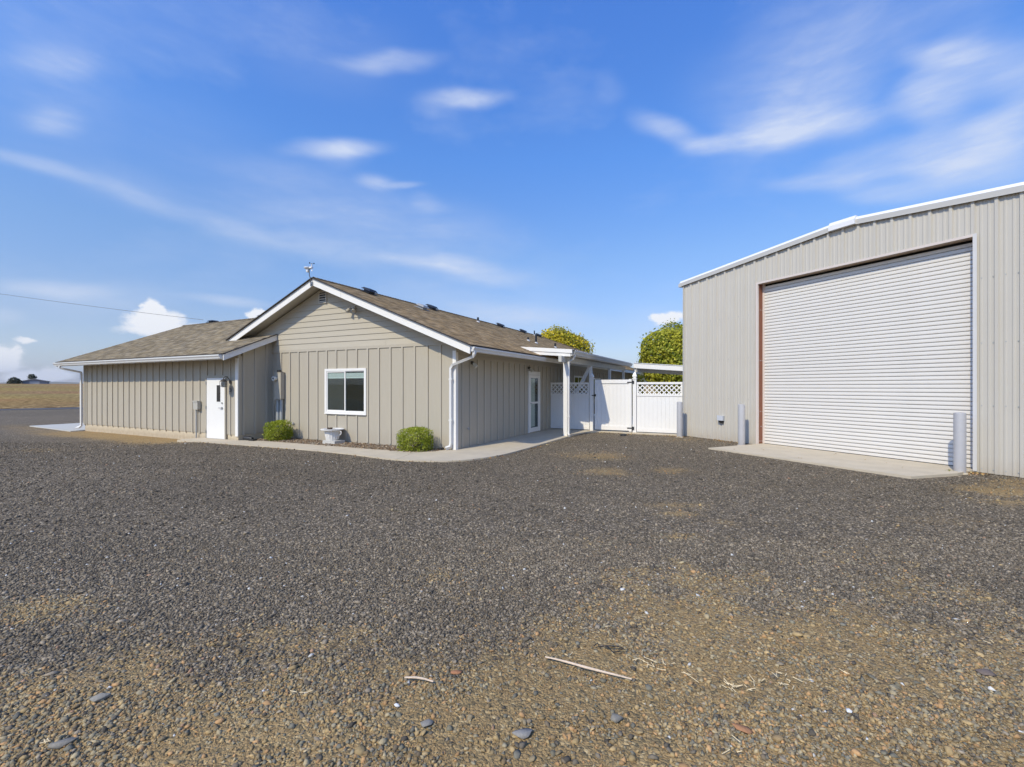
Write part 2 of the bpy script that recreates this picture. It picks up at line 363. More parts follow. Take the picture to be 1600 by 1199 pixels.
# ------------------------------------------------------------------ noise in numpy
def vnoise(x, y, seed=0):
    xi = np.floor(x).astype(np.int64); yi = np.floor(y).astype(np.int64); xf = x-xi; yf = y-yi
    def h(a, b):
        n = (a*374761393 + b*668265263 + seed*1442695041) & 0x7fffffff
        n = ((n ^ (n >> 13))*1274126177) & 0x7fffffff
        return ((n ^ (n >> 16)) & 0xffff)/65535.0
    u = xf*xf*(3-2*xf); v = yf*yf*(3-2*yf)
    return (h(xi, yi)*(1-u)+h(xi+1, yi)*u)*(1-v)+(h(xi, yi+1)*(1-u)+h(xi+1, yi+1)*u)*v
def fbm(x, y, o=4, seed=0):
    s = 0; a = .5; t = 0
    for k in range(o): s = s+a*vnoise(x*2**k+17*k, y*2**k-9*k, seed+k); t += a; a *= .5
    return s/t
def sstep(a, b, x):
    t = np.clip((x-a)/(b-a), 0, 1); return t*t*(3-2*t)
DIRT = [  # patches where the fines show through: u, v, half width px, half height px, amount
 (935,712,60,7,.55),(950,737,45,8,.6),(1045,735,45,6,.5),(1055,790,60,5,.45),(1060,803,30,5,.6),(1145,818,35,6,.55),(1060,838,50,6,.5),(1000,893,32,8,.7),
 (1560,768,70,12,.8),(1590,785,60,10,.6),(1480,815,90,14,.25),(1330,870,120,20,.25),(1120,905,90,14,.35),(960,850,60,10,.3),
 (60,955,90,26,.75),(330,960,90,14,.4),(480,1010,90,20,.5),(30,975,90,40,.4),(180,985,90,22,.45),(240,1015,60,12,.4),(740,1000,60,12,.5),(850,1005,60,14,.45),(600,1020,60,10,.35),
 (60,700,90,4,.35),(430,745,80,6,.18),(640,800,120,10,.15),(250,740,120,8,.15),(1200,760,60,6,.2),(700,760,100,8,.15),(1060,687,70,4,.3),
 (770,880,120,20,.2),(300,1150,70,26,.5),(200,1100,120,40,.4)]
def dirtmap(X, Y):
    n1 = fbm(X*.9+3, Y*.9, 5, 3); n2 = fbm(X*3.1, Y*3.1+5, 4, 9)
    edge = 3.42 + (n1-.5)*2.2 + (n2-.5)*1.6 - .10*np.abs(X-1.2) + .2*sstep(.5, 2.5, X)
    d = sstep(1.35, -1.1, Y-edge)*.92
    wob = .45+1.1*fbm(X*2.3+9, Y*2.3, 4, 21)
    for (u, v, hu, hv, am) in DIRT:
        x0, y0 = gp(u, v); rx = hu/711*y0; ry = hv/711*y0*y0/CAM_H
        q = ((X-x0)/rx)**2+((Y-y0)/ry)**2
        d = np.maximum(d, am*1.15*np.exp(-q*.8)*np.clip(wob*1.5-.35+(n2-.5)*1.2, 0, 1.15))
    A, B = inv_house(X, Y)
    strip = sstep(7.5, 9.6, A)*sstep(19.5, 17, A)*sstep(-3.2-(n1-.5)*1.6, -1.7, B)*(B < 0)
    d = np.maximum(d, strip*(.75+.6*n2))
    strip2 = sstep(15, 18, A)*sstep(28, 22, A)*np.exp(-((B+2.2-(A-18)*.12)/.8)**2)
    d = np.maximum(d, .6*strip2*(.4+n2))
    m_, n_ = inv_shop(X, Y)
    st3 = sstep(4.9, 5.4, m_)*np.exp(-((n_-1.0)/.8)**2); d = np.maximum(d, .75*st3*(.3+n2))
    d = np.clip(d + (n1-.5)*.22 + (n2-.5)*.12 - .02, 0, 1)
    return d
def tonemap(X, Y):
    t = .86 + .30*fbm(X*.22+4, Y*.38, 4, 41) + .16*(fbm(X*.9, Y*1.6, 4, 47)-.5)
    for (cx, cy, r0, w, a) in ((-9, -3, 13.2, .16, -.09), (-9, -3, 14.8, .16, -.08), (14, -4, 11.8, .18, -.07), (14, -4, 13.4, .18, -.07), (3, 22, 15.6, .2, .07), (3, 22, 17.3, .2, .06)):
        q = np.hypot(X-cx, Y-cy)-r0-.25*(fbm(X*.5, Y*.5, 2, 51)-.5); t = t + a*np.exp(-(q/w)**2)*np.clip(2.2*fbm(X*.7, Y*.7, 3, 53)-.5, 0, 1)
    return t
def ground_h(X, Y):
    A, B = inv_house(X, Y)
    z = -.11*sstep(8.0, 10.5, A)*sstep(-9, -2.5, B)
    n = fbm(X*.35, Y*.35, 3, 5)-.5
    return z + n*.03

# ------------------------------------------------------------------ land
def fe(x): return (41.2+(x+38.7)*.78) if x < -20 else 41.2+18.7*.78-(x+20)*.35
def terrain():
    rs = [0, 8, 16, 24]+[26+1.4*k for k in range(34)]+[ 95, 120, 150, 190, 240, 300, 370, 450, 560, 700, 1000, 1600, 2600, 4000, 6500, 9500]
    nA = 300; V = []; F = []
    for r in rs:
        for j in range(nA):
            an = 2*math.pi*j/nA; x, y = r*math.sin(an), r*math.cos(an)
            t = min(1, max(0, (r-60)/400)); t = t*t*(3-2*t)
            k_ = min(1, max(0, (y-fe(x)+1.6)/1.6)); z = -.30 + .31*k_*k_*(3-2*k_) + 4.02*t
            if r > 450: z = 4.03 - (r-450)*.0006 - (2 if r > 700 else 0)
            if r > 60: z += (math.sin(an*5+r*.01)+math.sin(an*11+2))*.05*min(1, r/300)
            V.append((x, y, z))
    for i in range(len(rs)-1):
        for j in range(nA):
            a_ = i*nA+j; b_ = i*nA+(j+1) % nA
            F.append((a_, b_, b_+nA, a_+nA))
    me = bpy.data.meshes.new('field'); me.from_pydata(V, [], [f[::-1] for f in F]); me.update()
    m = bpy.data.materials.new('stubble_field'); m.use_nodes = True; nt = m.node_tree; n = nt.nodes; l = nt.links; b = n['Principled BSDF']
    g = n.new('ShaderNodeNewGeometry')
    n1 = n.new('ShaderNodeTexNoise'); n1.inputs['Scale'].default_value = 1.6; n1.inputs['Detail'].default_value = 6; n1.inputs['Roughness'].default_value = .72; l.new(g.outputs['Position'], n1.inputs['Vector'])
    n2 = n.new('ShaderNodeTexNoise'); n2.inputs['Scale'].default_value = .03; n2.inputs['Detail'].default_value = 4; l.new(g.outputs['Position'], n2.inputs['Vector'])
    cr = n.new('ShaderNodeValToRGB'); l.new(n1.outputs[0], cr.inputs[0]); e = cr.color_ramp.elements
    e[0].position = .41; e[0].color = (.16, .105, .047, 1); e[1].position = .60; e[1].color = (.54, .385, .175, 1)
    e2 = cr.color_ramp.elements.new(.5); e2.color = (.31, .21, .094, 1)
    mx = n.new('ShaderNodeMix'); mx.data_type = 'RGBA'; mx.blend_type = 'MULTIPLY'; mx.inputs[0].default_value = .5; l.new(cr.outputs[0], mx.inputs[6]); l.new(n2.outputs['Color'], mx.inputs[7])
    vm = n.new('ShaderNodeVectorMath'); vm.operation = 'SCALE'; vm.inputs['Scale'].default_value = 1.22; l.new(mx.outputs[2], vm.inputs[0])
    l.new(vm.outputs[0], b.inputs['Base Color']); b.inputs['Roughness'].default_value = 1; b.inputs['Specular IOR Level'].default_value = 0
    bp = n.new('ShaderNodeBump'); bp.inputs['Strength'].default_value = .7; bp.inputs['Distance'].default_value = .25; l.new(n1.outputs[0], bp.inputs['Height']); l.new(bp.outputs[0], b.inputs['Normal'])
    struct(link('field', me, m))
terrain()
def hills():
    V = []; F = []; nA = 240; rings = [(4200, 0), (4700, .55), (5400, 1.0), (6300, .9), (7200, .3)]
    for r, k in rings:
        for j in range(nA):
            an = 2*math.pi*j/nA; d = math.degrees(an); d = d-360 if d > 180 else d
            base = 24 + 190*math.exp(-((d-22)/13)**2) + 26*math.exp(-((d+46)/9)**2)*.6 + 90*math.exp(-((d-100)/40)**2)
            h = base*(1+.16*math.sin(an*23+1)+.10*math.sin(an*41+r)+.06*math.sin(an*83))
            V.append((r*math.sin(an), r*math.cos(an), -2 + h*k))
    for i in range(len(rings)-1):
        for j in range(nA):
            a_ = i*nA+j; b_ = i*nA+(j+1) % nA; F.append((a_, a_+nA, b_+nA, b_))
    me = bpy.data.meshes.new('hills'); me.from_pydata(V, [], F); me.polygons.foreach_set('use_smooth', [True]*len(F)); me.update()
    struct(link('hills', me, mat('dry_hill_grass', (.20, .17, .10), .95, .2, .002)))
hills()

# the gravel yard: one graded sheet, denser near the camera
def yard():
    nx, ny = 420, 420
    s = np.linspace(-1, 1, nx); X = np.sinh(s*3.4)/np.sinh(3.4)*62
    t = np.linspace(0, 1, ny); Y = -6 + 66*(np.exp(3.3*t)-1)/(math.exp(3.3)-1)
    XX, YY = np.meshgrid(X, Y); Z = ground_h(XX, YY) + .012*(fbm(XX*2.2, YY*2.2, 4, 31)-.5)*np.exp(-YY/12)
    V = np.stack([XX, YY, Z], -1).reshape(-1, 3)
    # far edge: field line running behind the house
    keep_line = lambda x, y: y < 61 - .0*x
    idx = np.arange(nx*ny).reshape(ny, nx)
    Fq = np.stack([idx[:-1, :-1], idx[:-1, 1:], idx[1:, 1:], idx[1:, :-1]], -1).reshape(-1, 4)
    cx = V[Fq].mean(1)
    edge = np.where(cx[:, 0] < -20, 41.2 + (cx[:, 0]+38.7)*.78, 41.2+(18.7)*.78 - (cx[:, 0]+20)*.35)
    edge = edge + .5*(fbm(cx[:, 0]*.8, cx[:, 1]*.8, 3, 4)-.5)
    Fq = Fq[(cx[:, 1] < edge)]
    d = dirtmap(V[:, 0], V[:, 1])
    me = bpy.data.meshes.new('gravel_yard'); me.vertices.add(len(V)); me.vertices.foreach_set('co', V.astype(np.float32).ravel())
    nf = len(Fq); me.loops.add(nf*4); me.loops.foreach_set('vertex_index', Fq.astype(np.int32).ravel()); me.polygons.add(nf)
    me.polygons.foreach_set('loop_start', np.arange(0, nf*4, 4, dtype=np.int32)); me.update(calc_edges=True)
    at = me.color_attributes.new('dirt', 'FLOAT_COLOR', 'POINT'); c = np.ones((len(V), 4), np.float32); c[:, 0] = d; c[:, 1] = tonemap(V[:, 0], V[:, 1]); c[:, 2] = 0
    at.data.foreach_set('color', c.ravel())
    me.polygons.foreach_set('use_smooth', np.ones(nf, bool))
    m = bpy.data.materials.new('gravel_surface'); m.use_nodes = True; nt = m.node_tree; n = nt.nodes; l = nt.links; b = n['Principled BSDF']
    g = n.new('ShaderNodeNewGeometry'); P_ = g.outputs['Position']
    def noise(sc_, det, ro=.6):
        q = n.new('ShaderNodeTexNoise'); q.inputs['Scale'].default_value = sc_; q.inputs['Detail'].default_value = det; q.inputs['Roughness'].default_value = ro; l.new(P_, q.inputs['Vector']); return q
    wn_ = noise(35, 3); wv = n.new('ShaderNodeVectorMath'); wv.operation = 'MULTIPLY_ADD'; l.new(wn_.outputs['Color'], wv.inputs[0]); wv.inputs[1].default_value = (.03, .03, .0); l.new(P_, wv.inputs[2])
    def vor(sc_, feat='F1'):
        q = n.new('ShaderNodeTexVoronoi'); q.feature = feat; q.inputs['Scale'].default_value = sc_; l.new(wv.outputs[0], q.inputs['Vector']); return q
    def math_(op, a, b_=None, c_=None):
        q = n.new('ShaderNodeMath'); q.operation = op
        for i, v in enumerate((a, b_, c_)):
            if v is None: continue
            if isinstance(v, (int, float)): q.inputs[i].default_value = v
            else: l.new(v, q.inputs[i])
        return q.outputs[0]
    def sepc(c_):
        q = n.new('ShaderNodeSeparateColor'); l.new(c_, q.inputs[0]); return q.outputs
    va = vor(62); vb = vor(27); vc = vor(150)
    ra = sepc(va.outputs['Color']); rb = sepc(vb.outputs['Color']); rc = sepc(vc.outputs['Color'])
    def ramp(f, els):
        q = n.new('ShaderNodeValToRGB'); l.new(f, q.inputs[0]); e = q.color_ramp.elements
        e[0].position, e[0].color = els[0][0], (*els[0][1], 1); e[1].position, e[1].color = els[-1][0], (*els[-1][1], 1)
        for p_, c_ in els[1:-1]:
            k = e.new(p_); k.color = (*c_, 1)
        return q.outputs[0]
    gcol = ramp(ra[0], [(0, (0.056, 0.046, 0.033)), (.35, (0.117, 0.095, 0.068)), (.62, (0.189, 0.152, 0.103)), (.82, (0.251, 0.188, 0.112)), (.93, (0.368, 0.297, 0.204)), (1, (0.667, 0.545, 0.378))])
    tcol = ramp(ra[1], [(0, (0.159, 0.126, 0.071)), (.3, (0.256, 0.184, 0.089)), (.6, (0.354, 0.245, 0.113)), (.85, (0.439, 0.301, 0.135)), (1, (0.548, 0.415, 0.216))])
    fcol = ramp(rc[0], [(0, (0.212, 0.143, 0.064)), (.5, (0.324, 0.216, 0.097)), (1, (0.462, 0.314, 0.144))])
    mt = n.new('ShaderNodeMix'); mt.data_type = 'RGBA'; q = math_('GREATER_THAN', rb[2], .55); l.new(q, mt.inputs[0]); l.new(fcol, mt.inputs[6]); l.new(tcol, mt.inputs[7])
    at_ = n.new('ShaderNodeAttribute'); at_.attribute_name = 'dirt'; ats = sepc(at_.outputs['Color'])
    brk = noise(14, 5, .7); brk2 = math_('MULTIPLY_ADD', brk.outputs[0], .9, -.45); brk3 = math_('MULTIPLY_ADD', ra[2], .5, -.25)
    df = math_('ADD', math_('ADD', ats[0], brk2), brk3)
    dm = n.new('ShaderNodeMapRange'); l.new(df, dm.inputs[0]); dm.inputs[1].default_value = .30; dm.inputs[2].default_value = .68
    mg = n.new('ShaderNodeMix'); mg.data_type = 'RGBA'; l.new(dm.outputs[0], mg.inputs[0]); l.new(gcol, mg.inputs[6]); l.new(mt.outputs[2], mg.inputs[7])
    # broad tonal drift (dust, tyre tracks)
    vm = n.new('ShaderNodeVectorMath'); vm.operation = 'SCALE'; l.new(mg.outputs[2], vm.inputs[0]); l.new(ats[1], vm.inputs['Scale'])
    l.new(vm.outputs[0], b.inputs['Base Color']); b.inputs['Roughness'].default_value = .9; b.inputs['Specular IOR Level'].default_value = .2
    h = math_('ADD', math_('MULTIPLY', va.outputs['Distance'], -1.0), math_('MULTIPLY', ra[0], .35)); h = math_('ADD', h, math_('MULTIPLY', vc.outputs['Distance'], -.35))
    bp = n.new('ShaderNodeBump'); bp.inputs['Strength'].default_value = .85; bp.inputs['Distance'].default_value = .014; l.new(h, bp.inputs['Height']); l.new(bp.outputs[0], b.inputs['Normal'])
    struct(link('gravel_yard', me, m))
yard()

def strip_sheet(name, pts, z, m):
    b = MB(); b.poly([(x, y, z) for x, y in pts]); return struct(b.build(name, m))
m_road = mat('old_asphalt', (.085, .082, .080), .9, .25, 3, .4, 60)
# dark lane along the field edge
xs = np.linspace(-61, -14, 60); offs = [-5.0, -4.0, -3.0, -2.0, -1.0, -.1]
Vr = []; Fr = []
for x in xs:
    for o_ in offs:
        y = fe(x)+o_+(.25*math.sin(x*.9) if o_ in (offs[0], offs[-1]) else 0); Vr.append((x, y, float(ground_h(np.array([x]), np.array([y]))[0])+.016))
for i_ in range(len(xs)-1):
    for j_ in range(len(offs)-1):
        a_ = i_*len(offs)+j_; Fr.append((a_, a_+len(offs), a_+len(offs)+1, a_+1))
b = MB(); b.v = Vr; b.f = Fr; struct(b.build('road', m_road))

# ------------------------------------------------------------------ concrete
m_conc = mat('broom_finished_concrete', (.52, .445, .325), .9, .10, 2.2, .25, 90, dirt=None)
m_conc2 = mat('pale_concrete', (.52, .50, .44), .9, .07, 2.2, .25, 90)
def slab(name, pts, z0, z1, m, parent=None, kind=True):
    b = MB(); pts = [Vector((p[0], p[1], z0)) for p in pts]
    ar = sum(pts[i].x*pts[(i+1) % len(pts)].y-pts[(i+1) % len(pts)].x*pts[i].y for i in range(len(pts)))
    if ar < 0: pts = pts[::-1]
    b.prism(pts, (0, 0, z1-z0)); o = b.build(name, m, parent)
    return o
walk = empty('walkway', hw(3, -1.3)); struct(walk)
def wslab(ptsAB, m=m_conc, z1=.03):
    o = slab('paving_slab', [hw(*p) for p in ptsAB], -.14, z1, m); o.parent = walk; o.matrix_parent_inverse = Matrix.Translation(-Vector(walk.location)); return o
J = .006
outer = [(9.3, -1.98), (7.1, -1.86), (5.8, -1.75), (4.4, -1.75), (3.15, -1.74), (1.96, -1.79), (.85, -1.93)]
inner = [(9.3, -1.215), (7.44, -1.215), (7.1, -1.04), (6.0, -.95), (4.4, -.9), (3.15, -.92), (1.96, -.90), (.85, -.84)]
wslab([(9.3, -1.98), (7.6, -1.88), (7.6, -1.215), (9.3, -1.215)])
wslab([(7.6-J, -1.88), (5.2+J, -1.75), (5.2+J, -.92), (6.0, -.95), (7.1, -1.02), (7.36, -1.19), (7.6-J, -1.215)])
wslab([(5.2-J, -1.75), (3.15, -1.74), (2.7+J, -1.76), (2.7+J, -.91), (4.4, -.9), (5.2-J, -.92)])
wslab([(2.7-J, -1.76), (1.96, -1.79), (.7, -1.95), (.35+J, -1.955), (.72+J, -.80), (1.3, -.87), (2.7-J, -.91)])
wslab([(.35-J, -1.955), (-.05, -1.93), (-.31, -1.86), (-.62, -1.76), (-.87, -1.62), (-1.08, -1.42), (-1.25, -1.15), (-1.38, -.85), (-1.46, -.56), (-1.55, -.1), (-1.58, .6), (-1.6, 1.4-J), (-.006, 1.4-J), (-.006, .02), (.24, -.05), (.3, -.35), (.5, -.65), (.72-J, -.80)])
wslab([(-1.6, 1.4+J), (-1.62, 4.0-J), (-.006, 4.0-J), (-.006, 1.4+J)])
wslab([(-1.62, 4.0+J), (-1.62, 5.3), (-1.75, 6.1), (-2.1, 6.62), (-2.4, 6.66), (-2.4, 9.5), (-.006, 9.5), (-.006, 4.0+J)])
wslab([(-2.4-J, 6.62), (-5.15, 6.62), (-5.15, 7.3), (-2.4-J, 7.3)])
apron = slab('concrete_apron', [mw(-.02, -.14), mw(-.02, 2.3), mw(4.5, 2.2), mw(4.72, .98), mw(4.68, -.14)], -.1, .045, m_conc); struct(apron)
ps = slab('patio_slab', [hw(17.6, -1.62), hw(22.6, -1.28), hw(22.7, 4.5), hw(17.6, 4.5)], -.3, -.075, m_conc2); struct(ps)
ps = slab('rear_patio', [hw(-.006, 9.52), hw(-7.5, 9.52), hw(-7.5, 17), hw(-.006, 17)], -.15, .02, m_conc2); struct(ps)

# ------------------------------------------------------------------ house
house = empty('house', (CX, CY, 0), HROT)
tag(house, 'single storey grey-beige house with board and batten walls and brown shingle roof', 'house')
def L(A, B, z): return (-A, B, z)          # house local coordinates
SL = .405; RZ = 5.08; RA = 4.9; EA = -.72   # ridge height, ridge line, eave
def rz(A): return RZ - SL*abs(A-RA)
WS = .43; WE = -1.80; WEZ = 2.75; WRB = 3.0; WRZ = WEZ+WS*(WRB-WE)   # wing roof
GW = 9.8; HB = 23.0
AW = 7.42; WEND = 17.55; WF = -1.2
def hbox(name, A0, A1, B0, B1, z0, z1, m, parent=house):
    return MB().box(-A1, -A0, B0, B1, z0, z1).build(name, m, parent)
# walls as solid bodies (sheathing)
under = .17
b = MB(); zt = lambda A: rz(A)-under
b.prism([L(GW, 0, .03), L(0, 0, .03), L(0, 0, zt(0)), L(RA, 0, zt(RA)), L(GW, 0, zt(GW))], (0, .15, 0)); b.build('wall', m_board, house)
hbox('wall', -0.0, .15, .15, HB-.15, .03, zt(0), m_board)
hbox('wall', GW-.15, GW, 3, HB-.15, .03, zt(0), m_board)
hbox('wall', 0, GW, HB-.15, HB, .03, zt(0), m_board)
hbox('foundation', .02, 7.4, .02, .14, -.15, .03, m_found)
hbox('foundation', .02, .14, .15, HB, -.15, .03, m_found)
# wing
wt = lambda B: WEZ+WS*(B-WE)-under
hbox('wall', AW, WEND, WF, WF+.15, .19, 2.72, m_board)
b = MB(); b.prism([L(AW, WF+.15, .19), L(AW, .0, .19), L(AW, .0, wt(0)), L(AW, WF+.15, wt(WF+.15))], (-.15, 0, 0)); b.build('wall', m_board, house)
b = MB(); b.prism([L(WEND, WF+.15, .19), L(WEND, 7.2, .19), L(WEND, 7.2, wt(WF)), L(WEND, WRB, wt(WRB)), L(WEND, WF+.15, wt(WF+.15))], (.15, 0, 0)); b.build('wall', m_board, house)
hbox('foundation', AW+.02, 8.0, WF+.02, WF+.14, -.16, .19, m_found)
hbox('foundation', 9.08, WEND-.02, WF+.02, WF+.14, -.25, .19, m_found)
hbox('foundation', AW+.02, AW+.14, WF+.14, -.002, -.15, .19, m_found)
hbox('foundation', WEND-.14, WEND-.02, WF+.14, 7.2, -.25, .19, m_found)

# battens, each its own board
BW = .032; BT = .027
def shade_batten(name, A, B0, B1, z0, z1, front=True):
    if front: return MB().box(-(A+BW), -(A-BW), B0-BT, B0, z0, z1).build(name, m_batten, house)
front_b = [6.97, 6.54, 6.12, 5.68, 5.25, 4.83, 4.42, 3.99, 3.56, 3.12, 2.69, 2.25, 1.81, 1.37, .93, .49]
WIN = (3.16, 4.89, .89, 2.29)
for A in front_b:
    A = A
    zb = .06; ztp = min(2.87, zt(A)-.02)
    if WIN[0]-.02 < A < WIN[1]+.02:
        shade_batten('batten', A, 0, 0, zb, WIN[2]-.005); shade_batten('batten', A, 0, 0, WIN[3]+.005, ztp)
    else: shade_batten('batten', A, 0, 0, zb, ztp)
DW = (7.99, 9.08, 0.0, 2.07)
A = 17.22
wing_b = [7.81]+[8.22+.4135*k for k in range(23)]
for A in wing_b:
    if A > WEND-.12: continue
    if DW[0]-.03 < A < DW[1]+.03: shade_batten('batten', A, WF, 0, DW[3]+.04, 2.66)
    else: shade_batten('batten', A, WF, 0, .17, 2.66)
for B in (-1.02, -.62, -.22):
    MB().box(-AW, -AW+BT, B-BW, B+BW, .17, wt(B)-.02).build('batten', m_batten, house)
RD = (4.75, 5.83, .05, 2.3)
RW = [(9.9, 11.3, .95, 2.25), (12.6, 14.4, .2, 2.2)]
B = .32
while B < HB-.2:
    zs = [(.05, 2.52)]
    if RD[0]-.03 < B < RD[1]+.03: zs = [(RD[3]+.01, 2.52)]
    for w in RW:
        if w[0]-.02 < B < w[1]+.02: zs = [(.05, w[2]-.01), (w[3]+.01, 2.52)]
    for z0, z1 in zs:
        if z1-z0 > .05: MB().box(0, BT, B-BW, B+BW, z0, z1).build('batten', m_batten, house)
    B += .415
# frieze rail between battens and lap boards, and lap siding up the gable
def gable_clip(z):   # half-width where the gable reaches height z
    return (RZ-under-.03-z)/SL
hbox('frieze_board', max(0.09, RA-gable_clip(2.955)), GW-.02, -.024, 0, 2.87, 2.955, m_batten)
z = 2.955; k = 0
ledge = []
while z < zt(RA)-.06:
    z1 = min(z+.1765, zt(RA)-.02)
    a0, a1 = RA-gable_clip(z), RA+min(gable_clip(z), 4.9)
    b0, b1 = RA-max(gable_clip(z1), .01), RA+min(max(gable_clip(z1), .01), 4.9)
    a0 = max(a0, .06); b0 = max(b0, .06)
    m = MB(); t0, t1 = -.024, -.006
    # front face leans out at the butt edge
    m.hexa([L(a1, 0, z), L(a1, t0, z), L(a0, t0, z), L(a0, 0, z), L(b1, 0, z1), L(b1, t1, z1), L(b0, t1, z1), L(b0, 0, z1)])
    m.build('siding_board', m_lap, house)
    z = z1; k += 1
# butt joint in the lowest course: a hairline step
hbox('joint_cover', 2.42, 2.425, -.0262, -.0245, 2.96, 3.12, m_soffit)
hbox('frieze_board', AW, WEND, WF-.022, WF, 2.66, 2.72, m_batten)
# corner boards
def corner(A0, A1, B0, B1, z0, z1, m): return hbox('corner_trim', A0, A1, B0, B1, z0, z1, m)
corner(-.022, .085, -.024, 0, .02, 2.70, m_trim); corner(-.022, 0, 0, .09, .02, 2.66, m_trim)
corner(AW-.022, AW+.115, WF-.024, WF, .15, 2.64, m_trim); corner(AW-.022, AW, WF, WF+.07, .17, 2.80, m_batten)
corner(WEND-.09, WEND+.02, WF-.024, WF, .15, 2.66, m_batten)
MB().box(0, .02, .1, HB, 2.52, 2.60).build('frieze_board', m_batten, house)

# roofs: deck + shingles + edge boards
def roof_slab(name, quad, thick, m):
    b = MB(); b.prism([Vector(q)-Vector((0, 0, thick)) for q in quad], (0, 0, thick)); return b.build(name, m, house)
RAKE = -.45; RE = 17.9
# right slope: ridge to eave; the rear end is hipped
roof_r = roof_slab('roof', [L(RA, RAKE, RZ-.02), L(EA, RAKE, rz(EA)-.02), L(EA, HB+.7, rz(EA)-.02), L(RA, RE, RZ-.02)][::1], .10, m_soffit)
roof_l = roof_slab('roof', [L(RA, RAKE, RZ-.02), L(RA, RE, RZ-.02), L(GW+.72, HB+.7, rz(GW+.72)-.02), L(GW+.72, RAKE, rz(GW+.72)-.02)], .10, m_soffit)
roof_h = roof_slab('roof', [L(RA, RE, RZ-.02), L(EA, HB+.7, rz(EA)-.02), L(GW+.72, HB+.7, rz(EA)-.02)], .10, m_soffit)
WR_ = AW-.24; WL = 18.3
VR = 5.6
wq = [L(WR_, WE, WEZ-.02), L(WR_, -.03, WEZ+WS*(-.03-WE)-.02)]
roof_w = roof_slab('roof', [L(WL, WE, WEZ-.02), L(WR_, WE, WEZ-.02), L(WR_, -.03, WEZ+WS*(-.03-WE)-.02), L(8.2, -.03, WEZ+WS*(-.03-WE)-.02), L(VR, WRB, WRZ-.02), L(WL, WRB, WRZ-.02)], .10, m_soffit)
roof_wb = roof_slab('roof', [L(WL, WRB, WRZ-.02), L(VR, WRB, WRZ-.02), L(9, 7.8, WRZ-.02-WS*4.8), L(WL, 7.8, WRZ-.02-WS*4.8)], .10, m_soffit)
# shingles: every tab is a wedge of its own, joined per slope
SH = np.array([(.27, .215, .14), (.22, .175, .115), (.32, .26, .18), (.18, .145, .10), (.30, .235, .15), (.245, .205, .15), (.20, .16, .11)])
def shingles(parent, org, u, v, n, inside, U0, U1, V0, V1, seed, tint=1.0):
    """org+u*s+v*t, t running down the slope; inside(s,t) keeps tabs"""
    r = np.random.default_rng(seed); ex = .145; V = []; F = []; C_ = []
    u, v, n, org = (np.array(q, float) for q in (u, v, n, org))
    t = V1; row = 0
    while t > V0-.01:
        t0 = max(t-ex, V0); s = U0 + r.uniform(-.3, 0)
        while s < U1:
            wd = r.choice([.10, .14, .19, .24, .28]); a0, a1 = max(s, U0), min(s+wd-.004, U1)
            s += wd
            if a1-a0 < .01: continue
            if not inside((a0+a1)/2, (t+t0)/2): continue
            a0, a1 = inside_clip(a0, a1, t0, t, inside)
            if a1-a0 < .01: continue
            th0 = .001; th1 = .005+r.uniform(0, .003)
            i = len(V)
            p = lambda S, T, h: org+u*S+v*T+n*h
            V += [p(a0, t0-.01, th0), p(a1, t0-.01, th0), p(a1, t, th1), p(a0, t, th1), p(a1, t, .0), p(a0, t, .0)]
            c = SH[r.integers(len(SH))]*r.uniform(.85, 1.15)*tint
            F += [(i, i+3, i+2, i+1), (i+3, i+5, i+4, i+2)]; C_ += [c, c]
        t -= ex; row += 1
    # orient outward
    V = np.array(V); F = np.array(F)
    nn = np.cross(V[F[0][1]]-V[F[0][0]], V[F[0][2]]-V[F[0][0]])
    if np.dot(nn, n) < 0: F = F[:, ::-1]
    o = bulk('shingles', V, F, C_, m_shingle, parent, 4); o['kind'] = 'stuff'; return o
def inside_clip(a0, a1, t0, t, inside):
    tm = (t+t0)/2
    if inside(a0, tm) and inside(a1, tm): return a0, a1
    ss = np.linspace(a0, a1, 7); ok = [inside(q, tm) for q in ss]
    s2 = [q for q, o in zip(ss, ok) if o]; return (min(s2), max(s2)) if s2 else (0, 0)
cs = math.sqrt(1+SL*SL); LR = (RA-EA)*cs
nR = Vector((SL, 0, 1)).normalized()
def inR(s, t):   # s = B - RAKE, t down slope
    Bv = s+RAKE; Aoff = t/cs
    return Bv < RE + (HB+.7-RE)*Aoff/(RA-EA)
shingles(roof_r, L(RA, RAKE-.02, RZ+.0), (0, 1, 0), (1/cs, 0, -SL/cs), nR, inR, 0, HB+.7-RAKE, 0, LR+.03, 1, np.array((1.80, 1.52, 1.18)))  # tint brightened to make up for weaker sun on this slope, also warmer
LLs = (GW+.72-RA)*cs; nL = Vector((-SL, 0, 1)).normalized()
shingles(roof_l, L(RA, RAKE-.02, RZ+.0), (0, 1, 0), (-1/cs, 0, -SL/cs), nL, lambda s, t: s < 9, 0, 9, 0, LLs, 2)
cw = math.sqrt(1+WS*WS); LW = (WRB-WE)*cw; nW = Vector((0, -WS, 1)).normalized()
def inW(s, t):   # s from WL rightwards
    A = WL-s; Bv = WRB - t/cw
    if Bv < -.03: return A > WR_
    zz = WEZ+WS*(Bv-WE); return zz > rz(A)-.03
shingles(roof_w, L(WL, WRB, WRZ), (1, 0, 0), (0, -1/cw, -WS/cw), nW, inW, 0, WL-VR, 0, LW+.03, 3, np.array((.88, .91, .95)))
